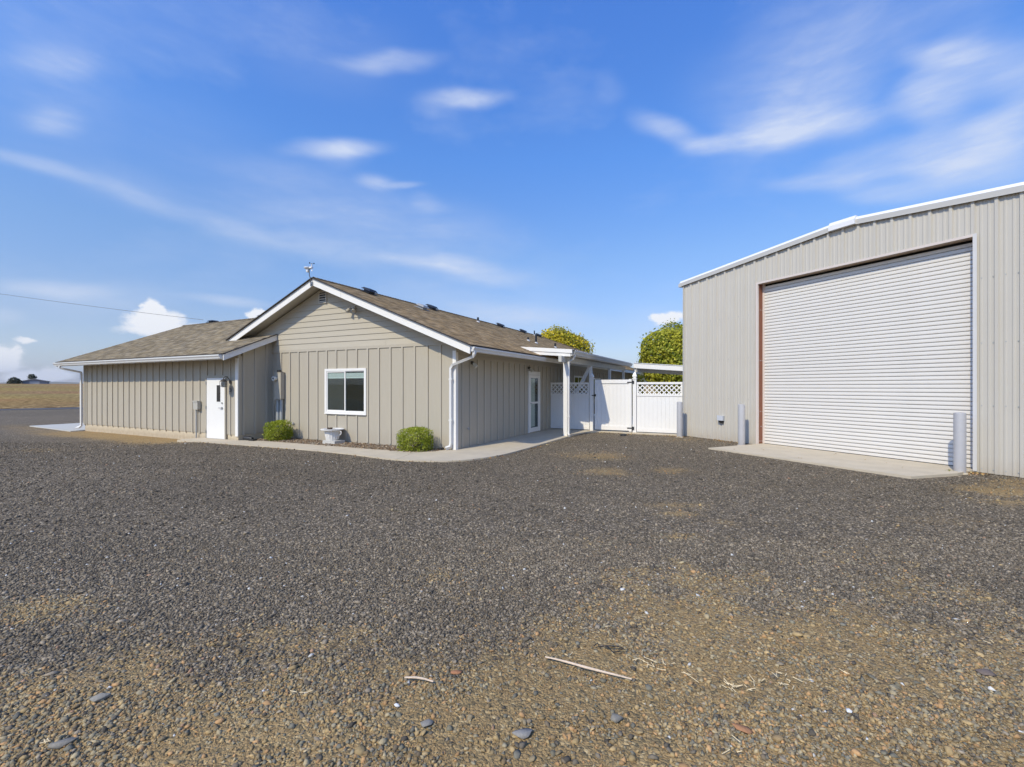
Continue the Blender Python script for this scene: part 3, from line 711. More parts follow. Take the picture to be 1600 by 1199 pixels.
def ridge_caps(parent, p0, p1, dn, seed):
    p0, p1 = np.array(p0, float), np.array(p1, float); Ld = np.linalg.norm(p1-p0); d = (p1-p0)/Ld; r = np.random.default_rng(seed)
    dn = [np.array(q, float) for q in dn]; V = []; F = []; C_ = []; s = 0
    while s < Ld-.05:
        e = min(s+.16, Ld); c = SH[r.integers(len(SH))]*r.uniform(.75, 1.0); i = len(V); up = np.array((0, 0, 1.))
        for q, h in ((s, .028), (e+.02, .016)):
            V += [p0+d*q+dn[0]*.14+up*h, p0+d*q+up*(h+.012), p0+d*q+dn[1]*.14+up*h]
        F += [(i, i+1, i+4, i+3), (i+1, i+2, i+5, i+4)]; C_ += [c, c]; s += .145
    o = bulk('ridge_shingles', np.array(V), np.array(F), C_, m_shingle, parent, 4); o['kind'] = 'stuff'
ridge_caps(roof_r, L(RA, RAKE-.02, RZ), L(RA, RE, RZ), ((1/cs, 0, -SL/cs), (-1/cs, 0, -SL/cs)), 5)
ridge_caps(roof_w, L(WL, WRB, WRZ), L(6.4, WRB, WRZ), ((0, -1/cw, -WS/cw), (0, 1/cw, -WS/cw)), 6)
ridge_caps(roof_r, L(RA, RE, RZ), L(EA, HB+.7, rz(EA)), ((.9, 0, -.4), (0, .9, -.4)), 8)
# edge boards
def rake_board(p0, p1, h, outdir, m=m_trim, name='rake_board', t=.03):
    p0, p1, o_ = Vector(p0), Vector(p1), Vector(outdir)*t
    b = MB(); b.prism([p0-Vector((0, 0, h)), p1-Vector((0, 0, h)), p1, p0], o_); return b.build(name, m, house)
dz = .022
rake_board(L(RA, RAKE, RZ-dz), L(EA-.02, RAKE, rz(EA-.02)-dz), .215, (0, -1, 0))
zlow = lambda A: rz(A)-dz
Aend = 8.95
rake_board(L(Aend, RAKE, zlow(Aend)), L(RA, RAKE, RZ-dz), .215, (0, -1, 0))
MB().prism([L(GW+.7, RAKE+.001, zlow(GW+.7)-.215), L(Aend, RAKE+.001, zlow(Aend)-.215), L(Aend, RAKE+.001, zlow(Aend)), L(GW+.7, RAKE+.001, zlow(GW+.7))], (0, -.03, 0)).build('rake_board', m_trim, house)
hbox('rake_joint', 3.72, 3.726, RAKE-.0325, RAKE-.0302, zlow(3.72)-.21, zlow(3.72)-.01, m_soffit)
# drip edge / starter shingle line over the rake boards
def edge_strip(p0, p1, outdir):
    p0, p1, o_ = Vector(p0), Vector(p1), Vector(outdir)
    b = MB(); b.prism([p0-o_*.03, p1-o_*.03, p1+o_*.055, p0+o_*.055], (0, 0, .024)); return b.build('drip_edge', m_black, house)
m_edge = mat('shingle_edge', (.045, .038, .032), .9, .2, 20)
def edge2(p0, p1, o_): e = edge_strip(p0, p1, o_); e.data.materials[0] = m_edge; return e
edge2(L(RA, RAKE-.03, RZ-dz+.002), L(EA-.03, RAKE-.03, rz(EA-.03)-dz+.002), (0, -1, 0))
edge2(L(9.15, RAKE-.03, zlow(9.15)+.002), L(RA, RAKE-.03, RZ-dz+.002), (0, -1, 0))
edge2(L(EA-.02, RAKE-.03, rz(EA)-.03), L(EA-.02, 4.38, rz(EA)-.03), (1, 0, 0))
edge2(L(WR_, WE, WEZ-.02), L(WR_, -.03, WEZ+WS*(-.03-WE)-.02), (1, 0, 0))
edge2(L(WL, WE, WEZ-.028), L(WR_-.05, WE, WEZ-.028), (0, -1, 0))
rake_board(L(WR_, WE-.02, WEZ-.024-.01), L(WR_, -.03, WEZ+WS*(-.03-WE)-.024), .185, (1, 0, 0))
rake_board(L(WL, WE, WEZ-.024), L(WL, WRB, WRZ-.024), .185, (-1, 0, 0)); rake_board(L(WL, WRB, WRZ-.024), L(WL, 7.8, WRZ-.024-WS*4.8), .185, (-1, 0, 0))
# fascia boards behind the gutters
hbox('fascia_board', WR_+.03, WL, WE-.02, WE+.003, WEZ-.19, WEZ-.04, m_trim)
MB().box(-EA, -EA+.02, RAKE, HB+.6, rz(EA)-.19, rz(EA)-.04).build('fascia_board', m_trim, house)
# K-style gutters: profile swept along
def gutter(p0, p1, out, name='gutter', h=.12, w=.11):
    p0, p1, o_ = Vector(p0), Vector(p1), Vector(out); Z = Vector((0, 0, 1))
    prof = [(0, 0), (w*.62, 0), (w*.72, h*.35), (w*.92, h*.62), (w, h*.72), (w, h), (w-.012, h), (w-.014, h*.76), (w*.66, h*.38), (w*.56, .008), (.006, .008), (.006, h), (0, h)]
    b = MB(); b.prism([p0+o_*x+Z*(z_-h) for x, z_ in prof], p1-p0)
    o = b.build(name, m_gutter, house); 
    e = MB().prism([p0+o_*x+Z*(z_-h) for x, z_ in prof[:6]]+[p0+Z*0], (p1-p0)*.0005); e.build('end_cap', m_gutter, o)
    e = MB().prism([p1+o_*x+Z*(z_-h) for x, z_ in prof[:6]]+[p1+Z*0], (p1-p0)*.0005); e.build('end_cap', m_gutter, o)
    return o
gutter(L(WL, WE-.022, WEZ-.045), L(WR_+.04, WE-.022, WEZ-.045), (0, -1, 0))
gutter(L(EA-.022, RAKE+.02, rz(EA)-.062), L(EA-.022, 4.40, rz(EA)-.062), (1, 0, 0))
# downspouts
def downspout(path, parent=house, sq=(.032, .042), m=m_gutter, straps=()):
    o = MB().tube(path, .04, 4, sq=sq).build('downspout', m, parent)
    for p in straps:
        MB().box(p[0]-.048, p[0]+.048, p[1]-.045, p[1]+.045, p[2]-.02, p[2]+.02).build('strap', m, o)
    return o
dsx, dsy = -.10, -.075
downspout([(.80, -.36, rz(EA)-.16), (.80, -.36, rz(EA)-.23), (.76, -.34, rz(EA)-.30), (dsx+.06, dsy-.005, 2.32), (dsx, dsy, 2.22), (dsx, dsy, .22), (dsx-.01, dsy-.02, .12), (dsx-.10, dsy-.10, .07)], straps=[(dsx, dsy, 1.93), (dsx, dsy, .83)])
hbox('downspout_drain', .27, .33, -.22, -.15, .03, .09, m_black)
downspout([(-17.85, WE-.06, 2.58), (-17.85, WE-.06, 2.52), (-17.83, WE-.02, 2.48), (-17.68, WF-.06, 2.33), (-17.66, WF-.06, 2.26), (-17.66, WF-.06, .12), (-17.70, WF-.10, .05), (-17.83, WF-.16, .02)], sq=(.048, .03), m=m_trim)

# gable vent
vent = MB(); vA0, vA1, vz0, vz1 = 4.84, 5.12, 4.40, 4.72
vent.box(-vA1, -vA0, -.028, -.012, vz0, vz1)
gv = MB().box(-vA1-.03, -vA1, -.05, 0, vz0-.03, vz1+.03).box(-vA0, -vA0+.03, -.05, 0, vz0-.03, vz1+.03).box(-vA1, -vA0, -.05, 0, vz1, vz1+.03).box(-vA1, -vA0, -.05, 0, vz0-.03, vz0).build('gable_vent', m_soffit, house)
MB().box(-vA1, -vA0, -.03, -.025, vz0, vz1).build('vent_opening', m_black, gv)
for k in range(4):
    zz = vz0+.012+k*.078
    MB().hexa([(-vA1, -.055, zz), (-vA0, -.055, zz), (-vA0, -.03, zz+.03), (-vA1, -.03, zz+.03), (-vA1, -.055, zz+.012), (-vA0, -.055, zz+.012), (-vA0, -.03, zz+.042), (-vA1, -.03, zz+.042)]).build('louvre', m_soffit, gv)

# front window: sliding sash
def window_front():
    a0, a1, z0, z1 = WIN; x0, x1 = -a1, -a0; fw = .075
    w = MB().box(x0, x0+fw, -.045, 0, z0, z1).box(x1-fw, x1, -.045, 0, z0, z1).box(x0+fw, x1-fw, -.045, 0, z1-fw, z1).box(x0+fw, x1-fw, -.045, 0, z0, z0+fw).build('window', m_trim, house)
    MB().box(x0-.01, x1+.01, -.055, -.045, z0-.015, z0+.01).build('sill', m_trim, w)
    xm = (x0+x1)/2; s = .04
    MB().box(x0+fw, x0+fw+s, -.03, -.004, z0+fw, z1-fw).box(xm-.02, xm+.02, -.034, -.004, z0+fw, z1-fw).box(x0+fw+s, xm-.02, -.03, -.004, z0+fw, z0+fw+s).box(x0+fw+s, xm-.02, -.03, -.004, z1-fw-s, z1-fw).build('sash', m_trim, w)
    MB().box(x1-fw-s*.6, x1-fw, -.024, -.004, z0+fw, z1-fw).box(xm+.02, x1-fw-s*.6, -.024, -.004, z0+fw, z0+fw+s*.6).box(xm+.02, x1-fw-s*.6, -.024, -.004, z1-fw-s*.6, z1-fw).build('sash', m_trim, w)
    MB().box(x0+fw+s, xm-.02, -.0145, -.0125, z0+fw+s, z1-fw-s).build('pane', m_glass, w)
    MB().box(xm+.02, x1-fw-s*.6, -.0145, -.0125, z0+fw+s*.6, z1-fw-s*.6).build('pane', m_glass, w)
    o = MB().box(x0+fw, x1-fw, -.0035, -.0015, z0+fw, z1-fw).build('window_dark_sheet', m_interior, w)  # flat dark sheet instead of a recess; the room's shade is its colour
    MB().box(x0+fw+s, xm-.02, -.0075, -.006, z0+fw+s, z1-fw-s).build('insect_screen', m_screen, w)
    zz = z1-fw-.06
    for k in range(6):
        MB().box(x0+fw+s+.01, x1-fw-.04, -.0115, -.0085, zz-.028, zz-(.004 if k < 5 else 0)).build('blind_slat', m_blind, w); zz -= .028
    return w
window_front()

# wing door
def wing_door():
    a0, a1, z0, z1 = DW; y = WF
    MB().box(-a1, -a1+.05, y-.05, y, z0, z1).box(-a0-.05, -a0, y-.05, y, z0, z1).box(-a1+.05, -a0-.05, y-.05, y, z1-.05, z1).build('door_frame', m_board, house)
    d = MB().box(-a1+.055, -a0-.055, y-.035, y-.002, .035, z1-.055).build('door', m_white_door, house)
    MB().box(-a1+.05, -a0-.05, y-.07, y, -.01, .032).build('threshold', m_steel, d)
    MB().box(-8.49, -8.47, y-.04, y-.035, 1.22, 1.80).box(-8.27, -8.25, y-.04, y-.035, 1.22, 1.80).box(-8.47, -8.27, y-.04, y-.035, 1.78, 1.80).box(-8.47, -8.27, y-.04, y-.035, 1.22, 1.24).build('lite_frame', m_white_door, d)
    MB().box(-8.47, -8.27, y-.038, y-.0355, 1.24, 1.78).build('pane', mat('dark_wired_glass', (.035, .035, .035), .15, .05, 10), d)
    for zz in (.25, 1.05, 1.86): MB().box(-a1+.035, -a1+.06, y-.062, y-.05, zz-.05, zz+.05).build('hinge', m_steel, d)
    h = MB().tube([(-8.17, y-.035, 1.04), (-8.17, y-.055, 1.04)], .036, 12).build('door_handle', m_steel, d)
    MB().tube([(-8.17, y-.05, 1.04), (-8.17, y-.085, 1.04), (-8.29, y-.085, 1.04)], .011, 8).build('lever', m_steel, d)
    MB().tube([(-8.17, y-.035, 1.20), (-8.17, y-.06, 1.20)], .027, 12).build('deadbolt', m_steel, d)
wing_door()
def right_door():
    b0, b1, z0, z1 = RD
    MB().box(0, .035, b0, b0+.08, z0, z1).box(0, .035, b1-.08, b1, z0, z1).box(0, .035, b0+.08, b1-.08, z1-.13, z1).build('door_frame', m_trim, house)
    d = MB().box(.003, .03, b0+.085, b0+.2, z0+.01, z1-.14).box(.003, .03, b1-.2, b1-.085, z0+.01, z1-.14).box(.003, .03, b0+.2, b1-.2, z1-.25, z1-.14).box(.003, .03, b0+.2, b1-.2, z0+.01, z0+.17).box(.003, .034, b0+.2, b1-.2, 1.10, 1.17).build('storm_door', m_trim, house)
    MB().box(.014, .017, b0+.2, b1-.2, z0+.17, z1-.25).build('pane', m_glass, d)
    MB().box(.001, .004, b0+.2, b1-.2, z0+.17, z1-.25).build('door_dark_sheet', m_interior, d)  # dark sheet, its colour stands for the unlit inside
    V = MB(); 
    n = 20; x_ = .006
    pts = [(x_+.003*math.sin(k*1.9), b0+.2+(b1-b0-.4)*.62*k/n) for k in range(n+1)]
    for (xa, ya), (xb, yb) in zip(pts[:-1], pts[1:]): V.poly([(xa, ya, z0+.2), (xb, yb, z0+.2), (xb, yb, z1-.27), (xa, ya, z1-.27)])
    V.build('curtain', m_curtain, d)
    MB().tube([(.034, b0+.14, 1.12), (.07, b0+.14, 1.12), (.07, b0+.22, 1.12)], .012, 8).build('door_handle', m_steel, d)
right_door()
for b0, b1, z0, z1 in RW:
    w = MB().box(0, .04, b0, b0+.08, z0, z1).box(0, .04, b1-.08, b1, z0, z1).box(0, .04, b0+.08, b1-.08, z1-.08, z1).box(0, .04, b0+.08, b1-.08, z0, z0+.08).box(0, .03, (b0+b1)/2-.03, (b0+b1)/2+.03, z0+.08, z1-.08).build('window', m_trim, house)
    MB().box(.012, .015, b0+.08, b1-.08, z0+.08, z1-.08).build('pane', m_glass, w)
    MB().box(.002, .005, b0+.08, b1-.08, z0+.08, z1-.08).build('window_dark_sheet', m_interior, w)  # shallow dark sheet coloured as an unlit room
# roof vents
def roof_vent(A, B, slope, big=1.0, m=m_vent, h=.11, parent=house):
    if slope == 'R': z0 = rz(A); rot = Matrix.Rotation(math.atan(SL), 4, 'Y')
    elif slope == 'W': z0 = WEZ+WS*(B-WE); rot = Matrix.Rotation(math.atan(WS), 4, 'X')
    else: z0 = WRZ; rot = Matrix.Identity(4)
    s = .22*big
    b = MB().box(-s*1.25, s*1.25, -s*1.25, s*1.25, .012, .024)
    b.hexa([(-s*.7, -s*.7, .02), (s*.7, -s*.7, .02), (s*.7, s*.7, .02), (-s*.7, s*.7, .02), (-s*.7, -s*.7, h*.6), (s*.7, -s*.7, h*.6), (s*.7, s*.7, h*.6), (-s*.7, s*.7, h*.6)])
    b.hexa([(-s*1.1, -s*1.1, h*.6), (s*1.1, -s*1.1, h*.6), (s*1.1, s*1.1, h*.6), (-s*1.1, s*1.1, h*.6), (-s*.75, -s*.75, h), (s*.75, -s*.75, h), (s*.75, s*.75, h), (-s*.75, s*.75, h)])
    b.v = [tuple(rot @ Vector(p) + Vector(L(A, B, z0+.015))) for p in b.v]
    return b.build('roof_vent', m, parent)
for A, B in ((4.52, 1.5), (4.55, 5.1), (4.6, 11.3), (4.6, 14.2), (4.6, 16.6)): roof_vent(A, B, 'R', .85, h=.15)
roof_vent(3.80, 3.50, 'R', .8, m_ventgrey, .16)
roof_vent(16.1, 3.15, 'T', .85, h=.13); roof_vent(12.35, 3.15, 'T', .85, h=.13)
def pipe_vent(A, B, h, r=.04, m=m_vent):
    z0 = rz(A); o = MB().tube([L(A, B, z0-.05), L(A, B, z0+h)], r, 10).build('vent_pipe', m, house)
    MB().lathe([(r*2.3, -.07), (r*1.25, .05)], L(A, B, z0), 12).build('flashing', m_lead, o)
pipe_vent(4.25, 8.4, .22, .05); pipe_vent(1.76, 9.6, .42, .05); pipe_vent(1.95, 9.1, .16, .05); pipe_vent(1.7, 12.0, .22, .05); pipe_vent(1.5, 14.6, .2, .05); pipe_vent(4.7, 16.2, .3, .04)
# small fittings on the walls
def spigot(x, y, z, d):
    n = Vector(d); p = Vector((x, y, z)); o = MB().tube([p, p+n*.05, p+n*.08+Vector((0, 0, -.03))], .012, 8).build('hose_bib', m_steel, house)
    MB().tube([p+n*.05+Vector((0, 0, .02)), p+n*.05+Vector((0, 0, .03))], .022, 10).build('valve_wheel', m_lead, o)
spigot(-6.33, 0, .51, (0, -1, 0)); spigot(0, .57, .55, (1, 0, 0))
MB().box(-6.40, -6.36, -.03, 0, .47, .55).build('spigot_plate', m_greybox, house)

def hthing(name, A, B, z, label, cat, group=None):
    o = empty(name, hw(A, B, z), HROT); return tag(o, label, cat, group)
# electric meter with panel and conduits
t = hthing('electric_meter', 6.95, 0, 0, 'beige electric meter panel with round glass meter and conduits beside left shrub', 'electric meter')
t_ = MB().box(-.15, .17, -.17, -.026, 1.32, 2.20).build('cabinet', m_beigebox, t)
MB().box(-.155, .175, -.18, -.17, 1.30, 1.31).box(-.158, .178, -.176, -.02, 2.2, 2.215).build('cabinet_rim', m_beigebox, t_)
MB().tube([(-.05, -.17, 2.0), (-.05, -.20, 2.0)], .085, 16).build('meter_ring', m_steel, t, True)
mm = MB().tube([(-.05, -.20, 2.0), (-.05, -.29, 2.0)], .075, 16).build('meter_dome', mat('meter_face', (.6, .6, .56), .15, .05, 20), t, True)
MB().box(-.085, -.015, -.293, -.29, 1.985, 2.03).build('meter_register', m_dark, mm)
MB().tube([(-.02, -.09, 2.215), (-.02, -.09, 2.29)], .06, 12).build('service_cap', m_dark, t)
MB().tube([(-.07, -.09, 1.31), (-.07, -.09, -.02)], .055, 12).build('conduit', m_conduit, t, True)
MB().tube([(.10, -.09, 1.31), (.10, -.09, -.02)], .055, 12).build('conduit', m_conduit, t, True)
MB().tube([(-.25, -.05, 1.45), (-.25, -.05, .0)], .02, 8).build('conduit', m_pvcrust, t, True)
MB().tube([(-.36, -.05, 1.15), (-.36, -.05, .0)], .015, 8).build('conduit', m_pvcrust, t, True)
# lantern by the wing door
def lantern():
    t = hthing('wall_lantern', 7.78, WF-.02, 1.9, 'black caged wall lantern hanging beside the white door', 'wall lamp')
    MB().tube([(0, -.0, -.02), (0, -.02, -.02)], .055, 12).build('back_plate', m_dark, t)
    MB().tube([(0, -.02, -.02), (0, -.05, .08), (0, -.10, .15), (0, -.17, .155), (0, -.22, .10), (0, -.22, .06)], .011, 8).build('arm', m_dark, t, True)
    MB().lathe([(.02, .07), (.06, .05), (.10, .0), (.105, -.01)], (0, -.22, 0), 16).build('lamp_cap', m_dark, t, True)
    MB().lathe([(.06, -.01), (.068, -.08), (.06, -.17), (.03, -.19)], (0, -.22, 0), 14).build('lamp_glass', m_frost, t, True)
    for k in range(6):
        an = k*math.pi/3; c, s = math.cos(an)*.10, math.sin(an)*.10
        MB().tube([(c, -.22+s, 0), (c, -.22+s, -.17)], .005, 6).build('cage_bar', m_dark, t)
    for zz in (-.055, -.11, -.17):
        MB().lathe([(.097, zz-.005), (.107, zz-.005), (.107, zz+.005), (.097, zz+.005)], (0, -.22, 0), 18).build('cage_ring', m_dark, t)
lantern()
t = hthing('door_number_plate', 7.78, WF-.022, 1.62, 'small dark oval plate on wall just below the lantern', 'plate')
MB().lathe([(.045, 0), (.045, .012)], (0, 0, 0), 16).build('plate', m_dark, t, rot=(R(90), 0, 0)).scale = (1, 1.4, 1)
MB().box(-.02, .02, -.016, -.012, -.03, .03).build('bezel', m_steel, t)
m_pale_box = mat('pale_enclosure', (.45, .43, .37), .5, .05, 6)
t = hthing('telephone_box', 9.48, WF, 0, 'small grey utility box with thin conduit left of white door', 'utility box')
q = MB().box(-.14, .11, -.13, -.022, .97, 1.25).build('cabinet', m_pale_box, t)
MB().box(-.145, .115, -.145, -.13, 1.22, 1.26).build('lid', m_pale_box, q)
MB().tube([(-.08, -.06, .95), (-.08, -.06, -.1)], .022, 8).build('conduit', m_conduit, t, True)
MB().tube([(-.12, -.05, .95), (-.12, -.05, .25)], .012, 8).build('conduit', m_pvcrust, t, True)
# floodlight under the gable
def floodlight(A, B, z, d, label, two=True):
    t = hthing('flood_light', A, B, z, label, 'outdoor light')
    d = Vector(d); side = Vector((-d.y, d.x, 0))
    MB().tube([(0, 0, 0), tuple(d*.035)], .06, 12).build('back_plate', m_beigebox, t)
    for s in ((-1, 1) if two else (0,)):
        p = d*.035+side*(.03*s); q = d*.10+side*(.09*s)+Vector((0, 0, -.02)); e = q+(d*.6+side*s*.35+Vector((0, 0, -.75))).normalized()*.15
        MB().tube([p, q], .015, 8).build('arm', m_beigebox, t)
        MB().tube([q, q+(e-q)*.35, e], [.03, .05, .062], 12).build('lamp_head', m_beigebox if two else m_frost, t, True)
    if two: MB().tube([tuple(d*.03+Vector((0, 0, -.03))), tuple(d*.09+Vector((0, 0, -.10)))], .03, 10).build('motion_sensor', m_dark, t)
    else: MB().tube([tuple(d*.03), tuple(d*.10+Vector((0, 0, -.03)))], .05, 10).build('socket', m_dark, t)
floodlight(3.62, -.026, 4.12, (0, -1, 0), 'beige twin-head floodlight under the gable rake right of the vent')
floodlight(0, .76, 2.42, (1, 0, 0), 'small shaded wall light behind the corner downspout', False)
floodlight(0, 4.72, 2.42, (1, 0, 0), 'small shaded wall light above left of the white glazed side door', False)
# weather station on the ridge
t = hthing('weather_station', 4.93, RAKE-.04, 4.93, 'white weather station with wind cups on the gable peak', 'weather station')
MB().box(-.05, .05, -.012, 0, -.10, .02).box(-.02, .02, -.05, -.012, -.06, -.03).build('bracket', m_steel, t)
MB().tube([(0, -.04, -.12), (0, -.04, .08), (-.03, -.04, .16), (-.06, -.04, .22), (-.07, -.04, .42)], .013, 8).build('mast', m_dark, t, True)
bd = MB().lathe([(.045, .33), (.06, .42), (.06, .43)], (-.13, -.04, 0), 18).build('radiation_shield', m_rod, t, True)
MB().lathe([(.09, .43), (.11, .455), (.11, .475), (.09, .48)], (-.13, -.04, 0), 18).build('rain_collector', m_rod, t, True)
MB().box(-.06, .07, -.075, -.005, .43, .475).build('sensor_arm', m_rod, t)
MB().tube([(.04, -.04, .475), (.04, -.04, .56)], .02, 10).build('anemometer_body', m_rod, t, True)
for k in range(3):
    an = k*2.094+.3; c, s = math.cos(an), math.sin(an)
    MB().tube([(.04, -.04, .575), (.04+c*.07, -.04+s*.07, .575)], .004, 6).build('cup_arm', m_black, t)
    MB().tube([(.04+c*.07-s*.012, -.04+s*.07+c*.012, .575), (.04+c*.07+s*.014, -.04+s*.07-c*.014, .575)], [.022, .006], 10).build('wind_cup', m_black, t)
MB().tube([(.05, -.04, .43), (.05, -.04, .38)], .006, 6).build('wind_vane_stem', m_rod, t); MB().box(.03, .07, -.043, -.037, .34, .385).build('wind_vane', m_rod, t)

# ------------------------------------------------------------------ patio cover
pc = empty('patio_cover', (CX, CY, 0), HROT); tag(pc, 'white painted patio roof on posts along the right side of the house', 'patio cover')
def pbox(name, A0, A1, B0, B1, z0, z1, m=m_trim, parent=pc): return MB().box(-A1, -A0, B0, B1, z0, z1).build(name, m, parent)
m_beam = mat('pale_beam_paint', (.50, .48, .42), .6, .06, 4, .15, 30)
PA = -1.47; PB0 = 4.42; PB1 = 13.9
pz = lambda A: 2.985+(A+1.75)*.085        # top of the cover, falling away from the house
pbox('post', PA-.07, PA+.07, 4.62, 4.76, .03, 2.57)
for B in (7.7, 10.75, 13.7): pbox('post', PA-.055, PA+.055, B-.055, B+.055, .02, 2.57)
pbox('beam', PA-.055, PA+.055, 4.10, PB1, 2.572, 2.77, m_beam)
MB().tube([L(PA, 7.62, 2.56), L(PA+.62, 7.35, 1.25)], .06, 4, sq=(.05, .07)).build('brace', m_trim, pc)
# rafters, ceiling, corrugated roof sheet with scalloped edge
for B in np.arange(PB0+.35, PB1, .8):
    MB().hexa([L(.35, B, pz(.35)-.2), L(-1.70, B, pz(-1.7)-.2), L(-1.70, B+.04, pz(-1.7)-.2), L(.35, B+.04, pz(.35)-.2), L(.35, B, pz(.35)-.045), L(-1.70, B, pz(-1.7)-.045), L(-1.70, B+.04, pz(-1.7)-.045), L(.35, B+.04, pz(.35)-.045)]).build('rafter', m_trim, pc)
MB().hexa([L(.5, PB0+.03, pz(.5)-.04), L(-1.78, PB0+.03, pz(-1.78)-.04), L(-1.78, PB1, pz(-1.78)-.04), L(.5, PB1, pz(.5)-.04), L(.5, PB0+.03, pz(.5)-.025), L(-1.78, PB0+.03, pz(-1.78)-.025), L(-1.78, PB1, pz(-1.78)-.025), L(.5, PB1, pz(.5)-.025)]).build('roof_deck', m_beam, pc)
b = MB(); n = 190; bs = np.linspace(PB0, PB1, n); hz = .012*np.sin(np.arange(n)*math.pi/2*1.0)
for k in range(n-1):
    b.poly([L(.55, bs[k], pz(.55)+hz[k]), L(-1.86, bs[k], pz(-1.86)+hz[k]), L(-1.86, bs[k+1], pz(-1.86)+hz[k+1]), L(.55, bs[k+1], pz(.55)+hz[k+1])])
b.build('roof_sheet', mat('corrugated_sheet', (.62, .61, .60), .45, .08, 3), pc)
# two-step fascia on the near end
def pfas(B0, B1, A0, A1, t0, t1, m=m_trim):
    MB().hexa([L(A0, B0, pz(A0)-t1), L(A1, B0, pz(A1)-t1), L(A1, B1, pz(A1)-t1), L(A0, B1, pz(A0)-t1), L(A0, B0, pz(A0)-t0), L(A1, B0, pz(A1)-t0), L(A1, B1, pz(A1)-t0), L(A0, B1, pz(A0)-t0)]).build('fascia_board', m, pc)
pfas(PB0-.05, PB0, .12, -1.80, -.015, .115); pfas(PB0-.025, PB0, -.28, -1.74, .118, .23)
def gut2(p0, p1, out, parent, h=.15, w=.12):
    p0, p1, o_ = Vector(p0), Vector(p1), Vector(out); Z = Vector((0, 0, 1))
    prof = [(0, 0), (w*.62, 0), (w*.72, h*.35), (w*.92, h*.62), (w, h*.72), (w, h), (w-.012, h), (w-.014, h*.76), (w*.66, h*.38), (w*.56, .008), (.006, .008), (.006, h), (0, h)]
    return MB().prism([p0+o_*x+Z*(z_-h) for x, z_ in prof], p1-p0).build('gutter', mat('shaded_gutter', (.50, .49, .45), .5, .05, 4), parent)  # gutter colour darkened to carry the shade of its sunless side
gut2(L(-1.79, PB0-.03, 2.95), L(-1.79, PB1, 2.95), (1, 0, 0), pc)
pbox('gutter_board', -1.785, -1.755, PB0, PB1, 2.78, 2.955)
MB().tube([(1.84, 4.52, 2.80), (1.84, 4.52, 2.76), (1.80, 4.55, 2.70), (1.66, 4.60, 2.64), (1.60, 4.62, 2.58), (1.60, 4.62, .2), (1.60, 4.60, .10), (1.66, 4.50, .045)], .04, 4, sq=(.03, .04)).build('downspout', m_gutter, pc)
MB().box(1.55, 1.65, 4.57, 4.67, .68, .71).build('strap', m_gutter, pc)
# rear wing of the cover running right behind the fence
pc2 = empty('rear_canopy', (CX, CY, 0), HROT); tag(pc2, 'white canopy roof running behind the fence towards the metal building', 'canopy')
RB = 13.95
def q2(name, A0, A1, B0, B1, zA0, zA1, th, m): return MB().hexa([L(A0, B0, zA0-th), L(A1, B0, zA1-th), L(A1, B1, zA1-th), L(A0, B1, zA0-th), L(A0, B0, zA0), L(A1, B0, zA1), L(A1, B1, zA1), L(A0, B1, zA0)]).build(name, m, pc2)
zz0, zz1 = 2.97, 2.60
q2('fascia_board', -1.95, -6.6, RB, RB+.04, zz0, zz1, .25, m_trim)
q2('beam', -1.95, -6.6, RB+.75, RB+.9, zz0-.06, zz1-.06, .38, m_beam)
q2('roof_sheet', -1.95, -6.6, RB-.03, RB+3.2, zz0+.03, zz1+.03, .025, m_mroof)
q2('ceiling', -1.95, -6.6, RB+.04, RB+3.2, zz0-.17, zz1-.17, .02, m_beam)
for A in (-2.0, -6.2): MB().box(-A-.06, -A+.06, RB+.08, RB+.2, .02, 2.5 if A < -3 else 2.78).build('post', m_trim, pc2)

# ------------------------------------------------------------------ vinyl fence and gate
FB = 6.95
def vbox(parent, name, A0, A1, B0, B1, z0, z1, m=m_vinyl): return MB().box(-A1, -A0, B0, B1, z0, z1).build(name, m, parent)
def lattice(parent, A0, A1, z0, z1):
    w = .036; pitch = .172; x0, x1 = -A1, -A0; W = x1-x0; Hh = z1-z0
    for layer, sg in ((0, 1), (1, -1)):
        y0 = FB+.012+layer*.008; k = -Hh
        while k < W:
            # 45 degree strip starting at x=k on the bottom (sg=1) clipped to the box
            pts = []
            def clipx(xb):
                return xb
            a_, b_ = k, k+w*1.414
            # polygon: (a,0),(b,0),(b+H,H),(a+H,H) clipped to 0..W
            poly = [(a_, 0), (b_, 0), (b_+Hh, Hh), (a_+Hh, Hh)]
            for (side, lim) in (('l', 0), ('r', W)):
                out = []
                for i in range(len(poly)):
                    p, q = poly[i], poly[(i+1) % len(poly)]
                    ip = p[0] >= lim if side == 'l' else p[0] <= lim; iq = q[0] >= lim if side == 'l' else q[0] <= lim
                    if ip: out.append(p)
                    if ip != iq:
                        tt = (lim-p[0])/(q[0]-p[0]); out.append((lim, p[1]+tt*(q[1]-p[1])))
                poly = out
                if len(poly) < 3: break
            if len(poly) >= 3:
                pp = [(x0+(x if sg == 1 else W-x), y0, z0+z_) for x, z_ in poly]
                if sg == -1: pp = pp[::-1]
                MB().prism(pp, (0, .007, 0)).build('lattice_slat', m_vinyl, parent)
            k += pitch
